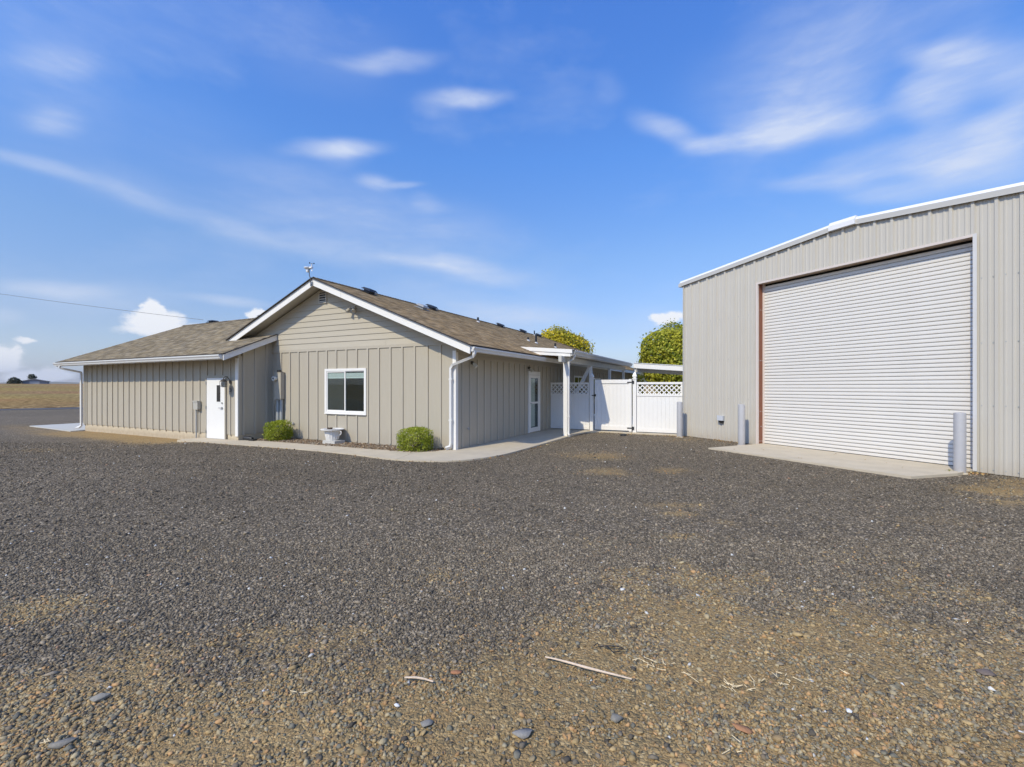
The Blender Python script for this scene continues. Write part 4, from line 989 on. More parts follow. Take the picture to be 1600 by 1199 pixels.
def fence_panel(parent, A0, A1, ztop=1.90, zbot=.06):
    vbox(parent, 'top_rail', A0, A1, FB-.02, FB+.045, ztop-.075, ztop)
    vbox(parent, 'middle_rail', A0, A1, FB-.02, FB+.045, 1.385, 1.46)
    vbox(parent, 'bottom_rail', A0, A1, FB-.02, FB+.045, zbot, zbot+.12)
    n = max(1, round((A1-A0)/.152)); w = (A1-A0)/n
    for k in range(n): vbox(parent, 'plank', A0+k*w+.0015, A0+(k+1)*w-.0015, FB, FB+.022, zbot+.12, 1.385)
    lattice(parent, A0+.05, A1-.05, 1.46, ztop-.075)
    vbox(parent, 'lattice_edge', A0, A0+.05, FB-.01, FB+.035, 1.46, ztop-.075); vbox(parent, 'lattice_edge', A1-.05, A1, FB-.01, FB+.035, 1.46, ztop-.075)
def post(parent, A, cap=True, h=2.02, w=.064, z0=.03):
    vbox(parent, 'post', A-w, A+w, FB-w+.01, FB+w+.01, z0, h)
    if cap:
        x, y = -A, FB+.01
        b = MB(); q = w+.018
        b.box(x-q, x+q, y-q, y+q, h, h+.03)
        def sq(r1, z1, r2, z2): b.hexa([(x-r1, y-r1, z1), (x+r1, y-r1, z1), (x+r1, y+r1, z1), (x-r1, y+r1, z1), (x-r2, y-r2, z2), (x+r2, y-r2, z2), (x+r2, y+r2, z2), (x-r2, y+r2, z2)])
        sq(w*.8, h+.03, w*.75, h+.05); sq(w*.75, h+.05, w*1.2, h+.10); sq(w*1.2, h+.10, w*.75, h+.19); sq(w*.75, h+.19, w*.05, h+.27)
        b.build('post_cap', m_vinyl, parent)
f1_ = empty('vinyl_fence', (CX, CY, 0), HROT); tag(f1_, 'white vinyl fence section with lattice top joined to the house wall, mostly in shade', 'fence', 'white vinyl fence sections')
fence_panel(f1_, -1.635, .0); post(f1_, -1.73)
f2_ = empty('vinyl_fence', (CX, CY, 0), HROT); tag(f2_, 'sunlit white vinyl fence section with lattice top beside the metal building', 'fence', 'white vinyl fence sections')
fence_panel(f2_, -5.06, -3.46); post(f2_, -3.38); post(f2_, -5.15, False, 2.15)
g_ = empty('garden_gate', (CX, CY, 0), HROT); tag(g_, 'solid white vinyl gate with black hinges between two capped posts', 'gate')
GA0, GA1 = -3.27, -1.86
vbox(g_, 'top_rail', GA0+.10, GA1-.10, FB-.03, FB+.05, 1.86, 2.0); vbox(g_, 'bottom_rail', GA0+.10, GA1-.10, FB-.03, FB+.05, .08, .24)
vbox(g_, 'stile', GA0, GA0+.10, FB-.03, FB+.05, .05, 2.02); vbox(g_, 'stile', GA1-.10, GA1, FB-.03, FB+.05, .08, 2.0)
n = 8; w = (GA1-GA0-.2)/n
for k in range(n): vbox(g_, 'plank', GA0+.1+k*w+.0015, GA0+.1+(k+1)*w-.0015, FB, FB+.022, .24, 1.86)
for z in (1.90, .18):
    h = vbox(g_, 'hinge', GA0-.10, GA0-.02, FB-.075, FB-.055, z-.06, z+.06, m_black)
    MB().box(-GA0-.16, -GA0+.0, FB-.045, FB-.03, z-.02, z+.02).build('hinge_strap', m_black, h)
h = vbox(g_, 'latch', GA1-.05, GA1+.02, FB-.055, FB-.03, 1.36, 1.44, m_black)
MB().box(-GA1-.11, -GA1-.0, FB-.075, FB-.055, 1.38, 1.41).build('latch_bar', m_black, h)

# ------------------------------------------------------------------ metal shop building
shop = empty('metal_building', (MX, MY, 0), MROT); tag(shop, 'tall light grey ribbed steel workshop building with big white roll-up door', 'building')
S0, S1 = -2.90, 7.60; OPEN = (-.03, 4.69, 4.76); PN = -.20      # local x = m, local y = -n
MRX = 2.33
def st(m): return 5.72 - .083*abs(m-MRX) - (.0 if m < MRX else .02*(m-MRX))   # underside of rake trim
def rib_profile(m0, m1):
    pts = []; x = m0
    # ribs every .345 m located at 5.37 - k*.345
    k0 = math.floor((m0-5.37)/.345)-1
    xs = []
    for k in range(k0, k0+60):
        c = 5.37+k*.345
        if c-.05 > m1: break
        xs += [(c-.040, 0), (c-.024, .040), (c+.024, .040), (c+.044, 0)]
        for dd in (.115, .23): xs += [(c+dd-.026, 0), (c+dd-.012, .010), (c+dd+.012, .010), (c+dd+.026, 0)]
    def h(x):
        for (a, ha), (b_, hb) in zip(xs[:-1], xs[1:]):
            if a <= x <= b_: return ha+(hb-ha)*(x-a)/(b_-a+1e-9)
        return 0
    out = [(m0, h(m0))]+[(x, q) for x, q in xs if m0 < x < m1]+[(m1, h(m1))]
    return out
def panel(m0, m1, zb, ztop=st, y=PN):
    pr = rib_profile(m0, m1); b = MB()
    for (x0, h0), (x1, h1) in zip(pr[:-1], pr[1:]):
        b.poly([(x0, y-h0, zb), (x1, y-h1, zb), (x1, y-h1, ztop(x1)), (x0, y-h0, ztop(x0))])
    return b.build('wall_panel', m_panel, shop)
edges = [S0, -1.94+.0, -.905, OPEN[0]]
panel(S0, -1.94, .01); panel(-1.9395, -.905, .01); panel(-.9045, OPEN[0], .01)
x = OPEN[0]
cuts = [OPEN[0], .13, 1.165, 2.2, 3.235, 4.27, OPEN[1]]
for a_, b_ in zip(cuts[:-1], cuts[1:]): panel(a_+.0005, b_, OPEN[2])
panel(OPEN[1]+.0005, 5.305, .01); panel(5.3055, 6.34, .01); panel(6.3405, S1, .01)
# other walls, roof
MB().box(S0+.005, S0+.03, PN, 14.8, .0, 5.1).build('wall', m_panel, shop)
MB().box(S1-.03, S1, PN, 14.8, .0, 5.1).build('wall', m_panel, shop); MB().box(S0, S1, 14.8, 14.83, 0, 5.1).build('wall', m_panel, shop)
MB().box(S0+.0, S0+.035, PN-.045, PN+.0, .01, st(S0)).build('corner_trim', m_raketrim, shop)
RT = .17
def rake(m0, m1, y0, y1, lo, hi, m, name, par=shop):
    return MB().hexa([(m0, y0, st(m0)+lo), (m1, y0, st(m1)+lo), (m1, y1, st(m1)+lo), (m0, y1, st(m0)+lo), (m0, y0, st(m0)+hi), (m1, y0, st(m1)+hi), (m1, y1, st(m1)+hi), (m0, y1, st(m0)+hi)]).build(name, m, par)
for a_, b_ in ((S0-.12, 2.0), (2.56, S1+.12)):
    rk = rake(a_, b_, PN-.078, PN-.042, .0, RT-.06, m_raketrim, 'rake_trim')
    # sloped bright top lip
    MB().hexa([(a_, PN-.078, st(a_)+RT-.06), (b_, PN-.078, st(b_)+RT-.06), (b_, PN+.02, st(b_)+RT-.06), (a_, PN+.02, st(a_)+RT-.06),
               (a_, PN-.03, st(a_)+RT+.01), (b_, PN-.03, st(b_)+RT+.01), (b_, PN+.02, st(b_)+RT+.01), (a_, PN+.02, st(a_)+RT+.01)]).build('trim_top', m_mroof, rk)
    MB().hexa([(a_, PN-.082, st(a_)-.012), (b_, PN-.082, st(b_)-.012), (b_, PN-.068, st(b_)-.012), (a_, PN-.068, st(a_)-.012), (a_, PN-.082, st(a_)+.0), (b_, PN-.082, st(b_)+.0), (b_, PN-.068, st(b_)+.0), (a_, PN-.068, st(a_)+.0)]).build('trim_hem', m_raketrim, rk)
pk = MB(); a_, b_ = 1.98, 2.58; za, zb_ = st(a_)+.025, st(b_)+.03
pk.hexa([(a_, PN-.13, za-.03), (b_, PN-.13, zb_-.03), (b_, PN-.04, zb_-.03), (a_, PN-.04, za-.03), (a_, PN-.13, za+.085), (b_, PN-.13, zb_+.085), (b_, PN-.04, zb_+.085), (a_, PN-.04, za+.085)])
pk.hexa([(a_, PN-.13, za+.086), (b_, PN-.13, zb_+.086), (b_, PN+.02, zb_+.086), (a_, PN+.02, za+.086), (a_, PN-.07, za+RT+.01), (b_, PN-.07, zb_+RT+.01), (b_, PN+.02, zb_+RT+.01), (a_, PN+.02, za+RT+.01)])
pk.build('peak_box', m_mroof, shop)
for a_, b_ in ((S0-.1, MRX), (MRX, S1+.1)):
    MB().hexa([(a_, PN+.0, st(a_)+.10), (b_, PN+.0, st(b_)+.10), (b_, 14.9, st(b_)+.10), (a_, 14.9, st(a_)+.10), (a_, PN+.0, st(a_)+.155), (b_, PN+.0, st(b_)+.155), (b_, 14.9, st(b_)+.155), (a_, 14.9, st(a_)+.155)]).build('roof', m_mroof, shop)
MB().box(S0-.16, S0-.02, PN-.09, 14.9, st(S0)-.03, st(S0)+.08).build('gutter', m_raketrim, shop)
# opening: jambs, header, trims
o0, o1, oz = OPEN
MB().box(o0-.012, o0, PN-.0, .11, .05, oz).build('door_jamb', m_jamb, shop)
MB().box(o1, o1+.012, PN, .11, .05, oz).build('door_jamb', m_jamb, shop)
MB().box(o0, o1, PN, .11, oz, oz+.012).build('door_header', m_hdr, shop)
for z in (1.0, 2.5, 4.0):
    for y in (-.14, -.06): MB().tube([(o0, y, z), (o0+.006, y, z)], .012, 8).build('bolt', m_lead, shop)
for y, z in ((-.15, .12), (-.06, .12), (-.1, .55)): MB().tube([(o0, y, z), (o0+.006, y, z)], .014, 8).build('bolt', m_lead, shop)
MB().box(o0-.065, o0+.002, PN-.052, PN-.042, .03, oz+.05).box(o0-.008, o0+.002, PN-.042, PN, .03, oz).build('opening_trim', m_opentrim, shop)
MB().box(o0+.002, o1-.002, PN-.052, PN-.042, oz-.004, oz+.05).build('opening_trim', m_opentrim, shop)
MB().box(o1-.002, o1+.06, PN-.052, PN-.042, .03, oz+.05).box(o1-.002, o1+.006, PN-.042, PN, .03, oz).build('opening_trim', mat('pale_trim_steel', (.62, .61, .59), .45, .03, 3), shop)
# roll-up door
DY = .0
rd = MB().box(o0, o0+.05, DY-.03, DY+.06, .05, oz).box(o1-.05, o1, DY-.03, DY+.06, .05, oz).build('roller_door', m_opentrim, shop)
ns = 50; pit = (4.70-.13)/ns
slat_me = None
b = MB(); prof = []
for k in range(7):
    t_ = k/6; prof.append((-.002*math.sin(math.pi*t_)-.006, .020+t_*(pit-.0225)))
prof = [(.030, .0), (.026, .013)]+prof+[(.030, pit-.001)]
b.v = []; 
for (y, z) in prof: b.v += [(o0+.045, y, z), (o1-.045, y, z)]
for k in range(len(prof)-1): b.f.append((2*k, 2*k+1, 2*k+3, 2*k+2))
o = b.build('door_slat', m_slat, rd, True); slat_me = o.data; o.location = (0, DY, .13)
for k in range(1, ns):
    c = o.copy(); COL.objects.link(c); c.parent = rd; c.location = (0, DY, .13+k*pit)
MB().box(o0+.045, o1-.045, DY-.022, DY+.01, .062, .13).build('bottom_bar', m_slat, rd); MB().box(o0+.045, o1-.045, DY-.015, DY+.005, .046, .062).build('weather_seal', m_rubber, rd)
MB().box(o0+.045, o1-.045, DY+.03, DY+.05, .05, oz).build('door_backing', m_interior, rd)
# screws on the panels
b = MB()
for m_ in np.arange(S0+.12, S1, .3448/2):
    for z in (.09, 1.35, 2.6, 3.9):
        if o0-.05 < m_ < o1+.05: continue
        b.box(m_-.010, m_+.010, PN-.014, PN-.002, z-.010, z+.010)
q = b.build('screws', m_greybox, shop); q['kind'] = 'stuff'
t = empty('outlet_box', mw(-1.28, .20, .62), MROT); tag(t, 'grey weatherproof outlet box low on the ribbed steel wall', 'outlet box')
q = MB().box(-.10, .10, -.10, -.0, .02, .18).build('housing', m_greybox, t); MB().box(-.11, .11, -.14, -.10, .03, .19).build('cover', mat('pale_grey_plastic', (.55, .57, .6), .4, .03, 8), q)
MB().tube([(-.02, -.05, .02), (-.02, -.05, -.06)], .035, 10).build('cable_gland', m_dark, t); MB().box(-.09, .05, -.09, -.01, -.035, .02).build('lower_socket', m_dark, t)

# bollards
def bollard(first, m_, n_, h, label):
    if first is None:
        t = empty('bollard', mw(m_, n_, 0)); b = MB().lathe([(.095, -.2), (.095, 1.17), (.09, 1.185), (.05, 1.195), (.0, 1.2)], (0, 0, 0), 28).build('pipe', m_bollard, t, True)
        MB().lathe([(.13, -.03), (.12, .012), (.10, .02)], (0, 0, 0), 20).build('footing', m_conc, t)
    else:
        t = first.copy(); COL.objects.link(t); t.location = mw(m_, n_, 0)
        for ch in first.children:
            c = ch.copy(); COL.objects.link(c); c.parent = t
    t.scale = (1, 1, h/1.2); return tag(t, label, 'bollard', 'pale grey bollards by the metal building')
b0 = bollard(None, 4.63, .64, 1.22, 'pale grey steel bollard at the right edge of the roll-up door')
bollard(b0, -.19, .74, 1.22, 'pale grey steel bollard at the left edge of the roll-up door')
bollard(b0, -2.62, .68, 1.22, 'pale grey steel bollard at the building corner in front of the white fence')

# ------------------------------------------------------------------ foliage
def leaves(name, pts, nrm, size, cols, m, parent, seed=0, aspect=.55, droop=0):
    r = np.random.default_rng(seed); n = len(pts)
    nrm = nrm + r.normal(0, .55, (n, 3)); nrm /= np.linalg.norm(nrm, axis=1)[:, None]
    t = r.normal(0, 1, (n, 3)); t -= nrm*(t*nrm).sum(1)[:, None]; t /= np.linalg.norm(t, axis=1)[:, None]; s = np.cross(nrm, t)
    sz = size*r.uniform(.6, 1.3, n)[:, None]
    a = pts - t*sz*.5; b_ = pts + s*sz*aspect*.5 + nrm*sz*.08; c = pts + t*sz*.5; d = pts - s*sz*aspect*.5 + nrm*sz*.08
    V = np.stack([a, b_, c, d], 1).reshape(-1, 3); F = np.arange(n*4).reshape(-1, 4)
    return bulk(name, V, F, cols, m, parent, 4)
def blobby_points(n, c, rad, seed, power=2.6, shell=.35, lump=.12, zcut=-1):
    """points in the outer shell of a rounded (superellipsoid) crown with lumps and holes"""
    r = np.random.default_rng(seed); out = []; nr = []
    lc = r.normal(0, 1, (60, 3)); lc /= np.linalg.norm(lc, axis=1)[:, None]; lr = r.uniform(.10, .45, 60); la = r.uniform(-1, 1, 60)
    while sum(len(o) for o in out) < n:
        d = r.normal(0, 1, (n, 3)); d /= np.linalg.norm(d, axis=1)[:, None]
        k = (np.abs(d)**power).sum(1)**(-1/power)
        dist = np.arccos(np.clip(d @ lc.T, -1, 1)); l = (np.exp(-(dist/lr)**2)*la).sum(1)
        R_ = k*(1+lump*l)*(1-shell*r.random(len(d))**1.8)
        tuft = r.random(len(d)) < .035; R_ = np.where(tuft, k*(1+lump*l)*r.uniform(1.0, 1.10, len(d)), R_)
        p = d*R_[:, None]*np.array(rad)
        keep = (d[:, 2]*k > zcut) & (r.random(len(d)) < .55+.45*(np.sin(p[:, 0]*7+seed)*np.sin(p[:, 1]*6)*np.sin(p[:, 2]*8) > -.25))
        out.append(p[keep]); nr.append(d[keep])
    p = np.concatenate(out)[:n]; d = np.concatenate(nr)[:n]
    return p+np.array(c), d
def leafcols(p, seed, base, alt, alt2=None):
    r = np.random.default_rng(seed); n = len(p)
    f = fbm(p[:, 0]*1.7+p[:, 2]*1.3, p[:, 1]*1.7-p[:, 2]*.9, 3, seed)[:, None]; f = np.clip((f-.3)/.4, 0, 1)
    c = np.array(base)*(1-f)+np.array(alt)*f
    if alt2 is not None:
        k = r.random(n) < .18; c[k] = np.array(alt2)
    return c*r.uniform(.7, 1.3, n)[:, None]
def shrub(A, B, rx, h, seed, label):
    t = empty('shrub', hw(A, B, 0), HROT); tag(t, label, 'shrub', 'clipped green shrubs in the mulch bed')
    n = 6500
    p, d = blobby_points(n, (0, 0, h*.50), (rx, rx*.85, h*.52), seed, 4.3, .36, .08)
    p = p[p[:, 2] > .0]; d = d[:len(p)]
    c = leafcols(p*3, seed, (.22, .28, .022), (.38, .43, .04), (.50, .52, .08))
    up = np.zeros_like(d); up[:] = d; up[:, 2] += .5
    leaves('foliage', p, up, .05, c, m_leaf, t, seed, .42)
    b = MB(); r = random.Random(seed)
    for k in range(26):
        an = r.uniform(0, 6.28); rr = r.uniform(.2, .8)*rx; hh = r.uniform(.5, .9)*h
        b.tube([(r.uniform(-.05, .05), r.uniform(-.05, .05), -.02), (math.cos(an)*rr*.5, math.sin(an)*rr*.4, hh*.5), (math.cos(an)*rr, math.sin(an)*rr*.8, hh)], [.012, .008, .003], 5)
    b.build('stems', m_bark, t)
shrub(6.42, -.53, .40, .60, 3, 'low clipped green shrub at the foot of the electric meter')
shrub(.95, -.52, .44, .63, 9, 'low clipped green shrub near the corner downspout, nearest the camera')
def tree(name, x, y, zc, rad, n, leaf, seed, label, base, alt, alt2, trunk_r=.13, group=None, power=2.7, lump=.10):
    t = empty(name, (x, y, -.1)); tag(t, label, 'tree', group)
    p, d = blobby_points(n, (0, 0, zc), rad, seed, power, .42, lump*1.5)
    c = leafcols(p, seed, base, alt, alt2)
    dd = d.copy(); dd[:, 2] += .35
    leaves('crown', p, dd, leaf, c, m_leaf, t, seed, .75)
    b = MB(); b.tube([(0, 0, -.1), (.03, .02, zc*.4), (0, .05, zc), (.05, 0, zc+rad[2]*.6)], [trunk_r*1.3, trunk_r, trunk_r*.7, .03], 10)
    r = random.Random(seed)
    for k in range(9):
        an = k*2.4; z0 = zc-rad[2]*.7+k*rad[2]*.14
        b.tube([(0, 0, z0), (math.cos(an)*rad[0]*.4, math.sin(an)*rad[1]*.4, z0+rad[2]*.25), (math.cos(an)*rad[0]*.8, math.sin(an)*rad[1]*.8, z0+rad[2]*.5)], [trunk_r*.5, trunk_r*.3, .015], 6)
    b.build('trunk', m_bark, t); return t
tree('clipped_tree', 12.0, 33.0, 3.75, (2.5, 2.3, 2.4), 30000, .17, 4, 'round clipped tree with yellow-green leaves beside the metal building', (.27, .31, .025), (.48, .46, .04), (.62, .57, .07))
tree('clipped_tree', 3.7, 36.0, 3.7, (2.45, 2.3, 2.6), 28000, .17, 6, 'round clipped tree turning yellow behind the house roof', (.33, .32, .022), (.68, .54, .03), (.78, .61, .05))
def hedge():
    t = empty('hedge', (9.6, 40, 0)); tag(t, 'clipped dark green hedge seen between patio post and fence post', 'hedge')
    p, d = blobby_points(15000, (0, 0, 1.4), (1.75, 1.2, 1.55), 14, 7, .25, .02)
    c = leafcols(p, 14, (.10, .13, .015), (.18, .19, .02)); leaves('foliage', p, d, .14, c, m_leaf, t, 14, .7)
    MB().box(-1.4, 1.4, -.85, .85, 0, 2.4).build('stems', m_bark, t)
hedge()
# far trees and farm building on the field horizon
def zfield(r):
    t = min(1, max(0, (r-60)/400)); return .01+4.02*t*t*(3-2*t)
def far(u, r):
    an = math.atan((u-800)/711); return r*math.sin(an), r*math.cos(an)
x, y = far(23, 380); tree('far_bush', x, y, zfield(380)+1.3, (2.7, 2.4, 2.1), 1300, .6, 21, 'low dark bushy tree on the field horizon, leftmost', (.045, .05, .02), (.07, .07, .03), None, .3, 'far trees on the field horizon', 2.2, .2)
x, y = far(51, 400); tree('far_tree', x, y, zfield(400)+3.9, (1.9, 1.9, 1.7), 900, .5, 22, 'small round tree rising behind the distant barn roof', (.045, .055, .025), (.07, .075, .03), None, .3, 'far trees on the field horizon', 2.2, .25)
x, y = far(56, 385); bt = empty('barn', (x, y, zfield(385)-1.6), R(40)); tag(bt, 'low distant barn with pale roof on the field horizon', 'barn')
b = MB(); b.prism([(-5, -4.5, 0), (5, -4.5, 0), (5, -4.5, 3.0), (0, -4.5, 4.2), (-5, -4.5, 3.0)], (0, 11, 0)); b.build('wall', m_barnwall, bt)
b = MB()
for s in (-1, 1): b.hexa([(0, -5, 4.25), (s*5.5, -5, 2.95), (s*5.5, 7, 2.95), (0, 7, 4.25), (0, -5, 4.5), (s*5.5, -5, 3.2), (s*5.5, 7, 3.2), (0, 7, 4.5)])
b.build('roof', m_barnroof, bt); MB().box(-2, 2, -4.56, -4.5, 0, 2.8).build('door', m_barnroof, bt)

# service wire and pole
t = empty('utility_pole', (-50, 25, 0)); tag(t, 'wooden utility pole carrying the service wire, left of the house', 'utility pole')
MB().tube([(0, 0, -.5), (0, 0, 11.0)], [.17, .11], 12).build('pole', m_ply, t); ca = MB().box(-1.1, 1.1, -.06, .06, 10.2, 10.35).build('crossarm', m_ply, t)
for s in (-1, -.4, .4, 1): MB().lathe([(.03, 10.35), (.05, 10.4), (.03, 10.47)], (s, 0, 0), 8).build('insulator', m_greybox, t)
p0, p1 = Vector((-50, 25, 10.62)), Vector((-14.25, 21.0, 4.82)); b = MB()
b.tube([p0.lerp(p1, k/16)+Vector((0, 0, -.35*4*(k/16)*(1-k/16))) for k in range(17)], .008, 6); tag(b.build('service_wire', m_wire), 'thin dark overhead wire slanting down to the left wing roof', 'wire')

# ------------------------------------------------------------------ planter on its block
t = empty('paving_block', hw(4.17, -.34, 0), HROT); tag(t, 'pale square concrete block under the white urn', 'concrete block')
MB().box(-.24, .26, -.20, .20, -.02, .11).build('block', m_stone_block, t)
t = empty('garden_urn', hw(4.22, -.34, .11), HROT); tag(t, 'white fluted garden urn standing on a concrete block below the window', 'planter')
u_ = MB().lathe([(.17, 0), (.18, .02), (.185, .04), (.20, .12), (.215, .22), (.22, .29)], (0, 0, 0), 64, .03, 16).build('bowl', m_urn, t, True)
MB().lathe([(.215, .285), (.26, .295), (.325, .31), (.335, .325), (.33, .345), (.28, .345), (.25, .335), (.24, .31)], (0, 0, 0), 36).build('rim', m_urn, t, True)
MB().lathe([(.01, .315), (.25, .315)], (0, 0, 0), 20).build('soil', mat('potting_soil', (.06, .045, .03), .95, .3, 30), t)
for s in (1,):
    MB().tube([(.30*s, 0, .29), (.37*s, 0, .26), (.36*s, 0, .20), (.27*s, 0, .15), (.20*s, 0, .15)], .016, 8).build('handle', m_urn, t, True)
b = MB()
rr = random.Random(5)
for k in range(9): b.lathe([(.004, 0), (.03, .012), (.025, .035), (.004, .045)], (-.12+rr.uniform(-.07, .07), rr.uniform(-.06, .06), .31+rr.uniform(0, .03)), 7)
b.build('dead_plant', m_bark, t)
t = empty('splash_block', hw(7.15, -1.08, .03), HROT); tag(t, 'black plastic downspout drain beside the wing corner, left of the shrub', 'drain')
MB().tube([(-.12, 0, .07), (.1, .01, .06), (.22, .03, .05)], [.07, .075, .05], 12).build('pipe', m_black, t, True); MB().box(.16, .38, -.06, .08, 0, .05).build('adapter', m_black, t)
x, y = gp(974, 681); t = empty('drain_cap', (x, y, 0)); tag(t, 'small black drain cap lying in the gravel before the gate', 'drain')
MB().lathe([(.12, 0), (.11, .05), (.06, .07)], (0, 0, 0), 12).build('dome', m_black, t)

# ------------------------------------------------------------------ loose stuff: stones, chips, leaves
def hull_proto(kind, r):
    if kind == 'ico':
        g = (1+5**.5)/2; V = np.array([(-1, g, 0), (1, g, 0), (-1, -g, 0), (1, -g, 0), (0, -1, g), (0, 1, g), (0, -1, -g), (0, 1, -g), (g, 0, -1), (g, 0, 1), (-g, 0, -1), (-g, 0, 1)], float)
        F = np.array([(0, 11, 5), (0, 5, 1), (0, 1, 7), (0, 7, 10), (0, 10, 11), (1, 5, 9), (5, 11, 4), (11, 10, 2), (10, 7, 6), (7, 1, 8), (3, 9, 4), (3, 4, 2), (3, 2, 6), (3, 6, 8), (3, 8, 9), (4, 9, 5), (2, 4, 11), (6, 2, 10), (8, 6, 7), (9, 8, 1)])
    else:
        V = np.array([(1, 0, 0), (-1, 0, 0), (0, 1, 0), (0, -1, 0), (0, 0, 1), (0, 0, -1)], float)
        F = np.array([(0, 2, 4), (2, 1, 4), (1, 3, 4), (3, 0, 4), (2, 0, 5), (1, 2, 5), (3, 1, 5), (0, 3, 5)])
    V /= np.linalg.norm(V, axis=1)[:, None]; V *= r.uniform(.62, 1.28, (len(V), 1)); V += r.normal(0, .10, V.shape)
    return V*.5, F
def scatter(name, kind, X, Y, Z, size, flat, cols, seed, m, stretch=1.0):
    r = np.random.default_rng(seed); protos = [hull_proto(kind, r) for _ in range(10)]
    pid = r.integers(0, 10, len(X)); Vs = []; Fs = []; Cs = []; off = 0
    for k, (V, F) in enumerate(protos):
        s = np.nonzero(pid == k)[0]
        if len(s) == 0: continue
        n = len(s); an = r.uniform(0, 6.283, n); tl = r.normal(0, .22, (n, 2))
        sc3 = np.stack([size[s]*r.uniform(.85, 1.5*stretch, n), size[s]*r.uniform(.65, 1.05, n), size[s]*flat*r.uniform(.7, 1.2, n)], 1)
        v = V[None]*sc3[:, None, :]
        v[:, :, 2] += v[:, :, 0]*tl[:, :1]+v[:, :, 1]*tl[:, 1:]
        c, q = np.cos(an)[:, None], np.sin(an)[:, None]
        x = v[:, :, 0]*c-v[:, :, 1]*q; y = v[:, :, 0]*q+v[:, :, 1]*c
        w = np.stack([x+X[s][:, None], y+Y[s][:, None], v[:, :, 2]+Z[s][:, None]], -1)
        Vs.append(w.reshape(-1, 3)); Fs.append((F[None]+(np.arange(n)*len(V))[:, None, None]).reshape(-1, 3)+off); off += n*len(V)
        fc = np.repeat(cols[s], len(F), 0); Cs.append(fc)
    return bulk(name, np.concatenate(Vs), np.concatenate(Fs), np.concatenate(Cs), m, None, 3)
GREY = np.array([(0.083, 0.070, 0.053), (0.111, 0.094, 0.069), (0.145, 0.121, 0.087), (0.183, 0.152, 0.108), (0.233, 0.191, 0.134), (0.173, 0.134, 0.087), (0.300, 0.244, 0.171)])
BRN = np.array([(0.352, 0.252, 0.120), (0.281, 0.204, 0.102), (0.400, 0.285, 0.137), (0.246, 0.193, 0.114), (0.200, 0.177, 0.120), (0.294, 0.247, 0.157), (0.175, 0.161, 0.120), (0.375, 0.300, 0.173), (0.422, 0.252, 0.114), (0.246, 0.172, 0.087)])
def stone_cols(X, Y, r, bias=0):
    d = dirtmap(X, Y)+r.normal(0, .18, len(X))+bias
    n = len(X); br = (d > .48) & (r.random(n) > .15)
    c = np.where(br[:, None], BRN[r.integers(len(BRN), size=n)], GREY[r.integers(len(GREY), size=n)])
    q = r.random(n); c = np.where((q < .0035)[:, None], np.array((.55, .54, .50)), c); c = np.where(((q > .005) & (q < .009))[:, None], np.array((.34, .21, .13)), c)
    return c*(r.uniform(.8, 1.22, n)*tonemap(X, Y))[:, None]
def blocked(X, Y):
    A, B = inv_house(X, Y); m_, n_ = inv_shop(X, Y)
    k = (n_ < .22) & (m_ > S0) | ((m_ > -.05) & (m_ < 4.75) & (n_ < 2.32) & (n_ > -1)) | ((B > -.0) & (A > -.1) & (A < 17.7)) | ((A > 7.3) & (A < 17.6) & (B > -1.25))
    k |= (A > .2) & (A < 9.32) & (B > -2.0) | (B > -2.0) & (A > -.35) & (A <= .2) | (A > -1.62) & (B > -1.15) & (A < 1) | ((A <= -.35) & (A > -1.25) & (B > -1.75))
    k |= (A < -.0) & (A > -8) & (B > 6.3)
    k |= (A > 17.5) & (A < 22.7) & (B > -1.6)
    return k
def wedge(n, y0, y1, r, pw=1.0):
    """random spots of the yard in front of the camera between two depths"""
    Y = y0+(y1-y0)*r.random(n)**pw; X = (r.random(n)*2-1)*Y*1.16+0
    keep = r.random(n) < (Y/y1)*1.0+.25
    return X[keep], Y[keep]
def gravel():
    r = np.random.default_rng(5)
    # near: every pebble a faceted stone
    X, Y = wedge(175000, 1.85, 5.2, r); s = np.exp(r.normal(math.log(.0125), .38, len(X))); s = np.clip(s, .006, .030)
    d = dirtmap(X, Y); fin = fbm(X*2.6+7, Y*2.6, 4, 61); keep = r.random(len(X)) < np.where(d > .42, np.clip(1.9-3.1*fin, .12, 1), 1.0); X, Y, s, d = X[keep], Y[keep], s[keep], d[keep]
    Z = ground_h(X, Y)+.012*(fbm(X*2.2, Y*2.2, 4, 31)-.5)*np.exp(-Y/12)+s*.10
    o = scatter('gravel', 'oct', X, Y, Z, s*1.45, .75, stone_cols(X, Y, r), 1, m_stone); stuff(o, 'loose crushed stone and pebbles covering the foreground of the yard', 'gravel')
    X, Y = wedge(105000, 5.0, 15.0, r, .9); s = np.clip(np.exp(r.normal(math.log(.019), .38, len(X))), .010, .05)
    k = ~blocked(X, Y); X, Y, s = X[k], Y[k], s[k]; d = dirtmap(X, Y); k = r.random(len(X)) < np.where(d > .45, .5, 1.0); X, Y, s = X[k], Y[k], s[k]
    Z = ground_h(X, Y)+.012*(fbm(X*2.2, Y*2.2, 4, 31)-.5)*np.exp(-Y/12)+s*.12
    o = scatter('gravel', 'oct', X, Y, Z, s*1.3, .7, stone_cols(X, Y, r, -.05), 2, m_stone); stuff(o, 'dark crushed stone spread over the middle of the yard', 'gravel')
    # larger cobbles in the foreground
    n = 5200; X, Y = wedge(n, 1.9, 5.4, r); s = np.clip(np.exp(r.normal(math.log(.0225), .28, len(X))), .016, .058)
    Z = ground_h(X, Y)+s*.10; o = scatter('cobbles', 'ico', X, Y, Z, s*1.2, .55, stone_cols(X, Y, r, .1), 3, m_stone, 1.0); stuff(o, 'larger flat stones bedded in the brown foreground dirt', 'stones')
gravel()
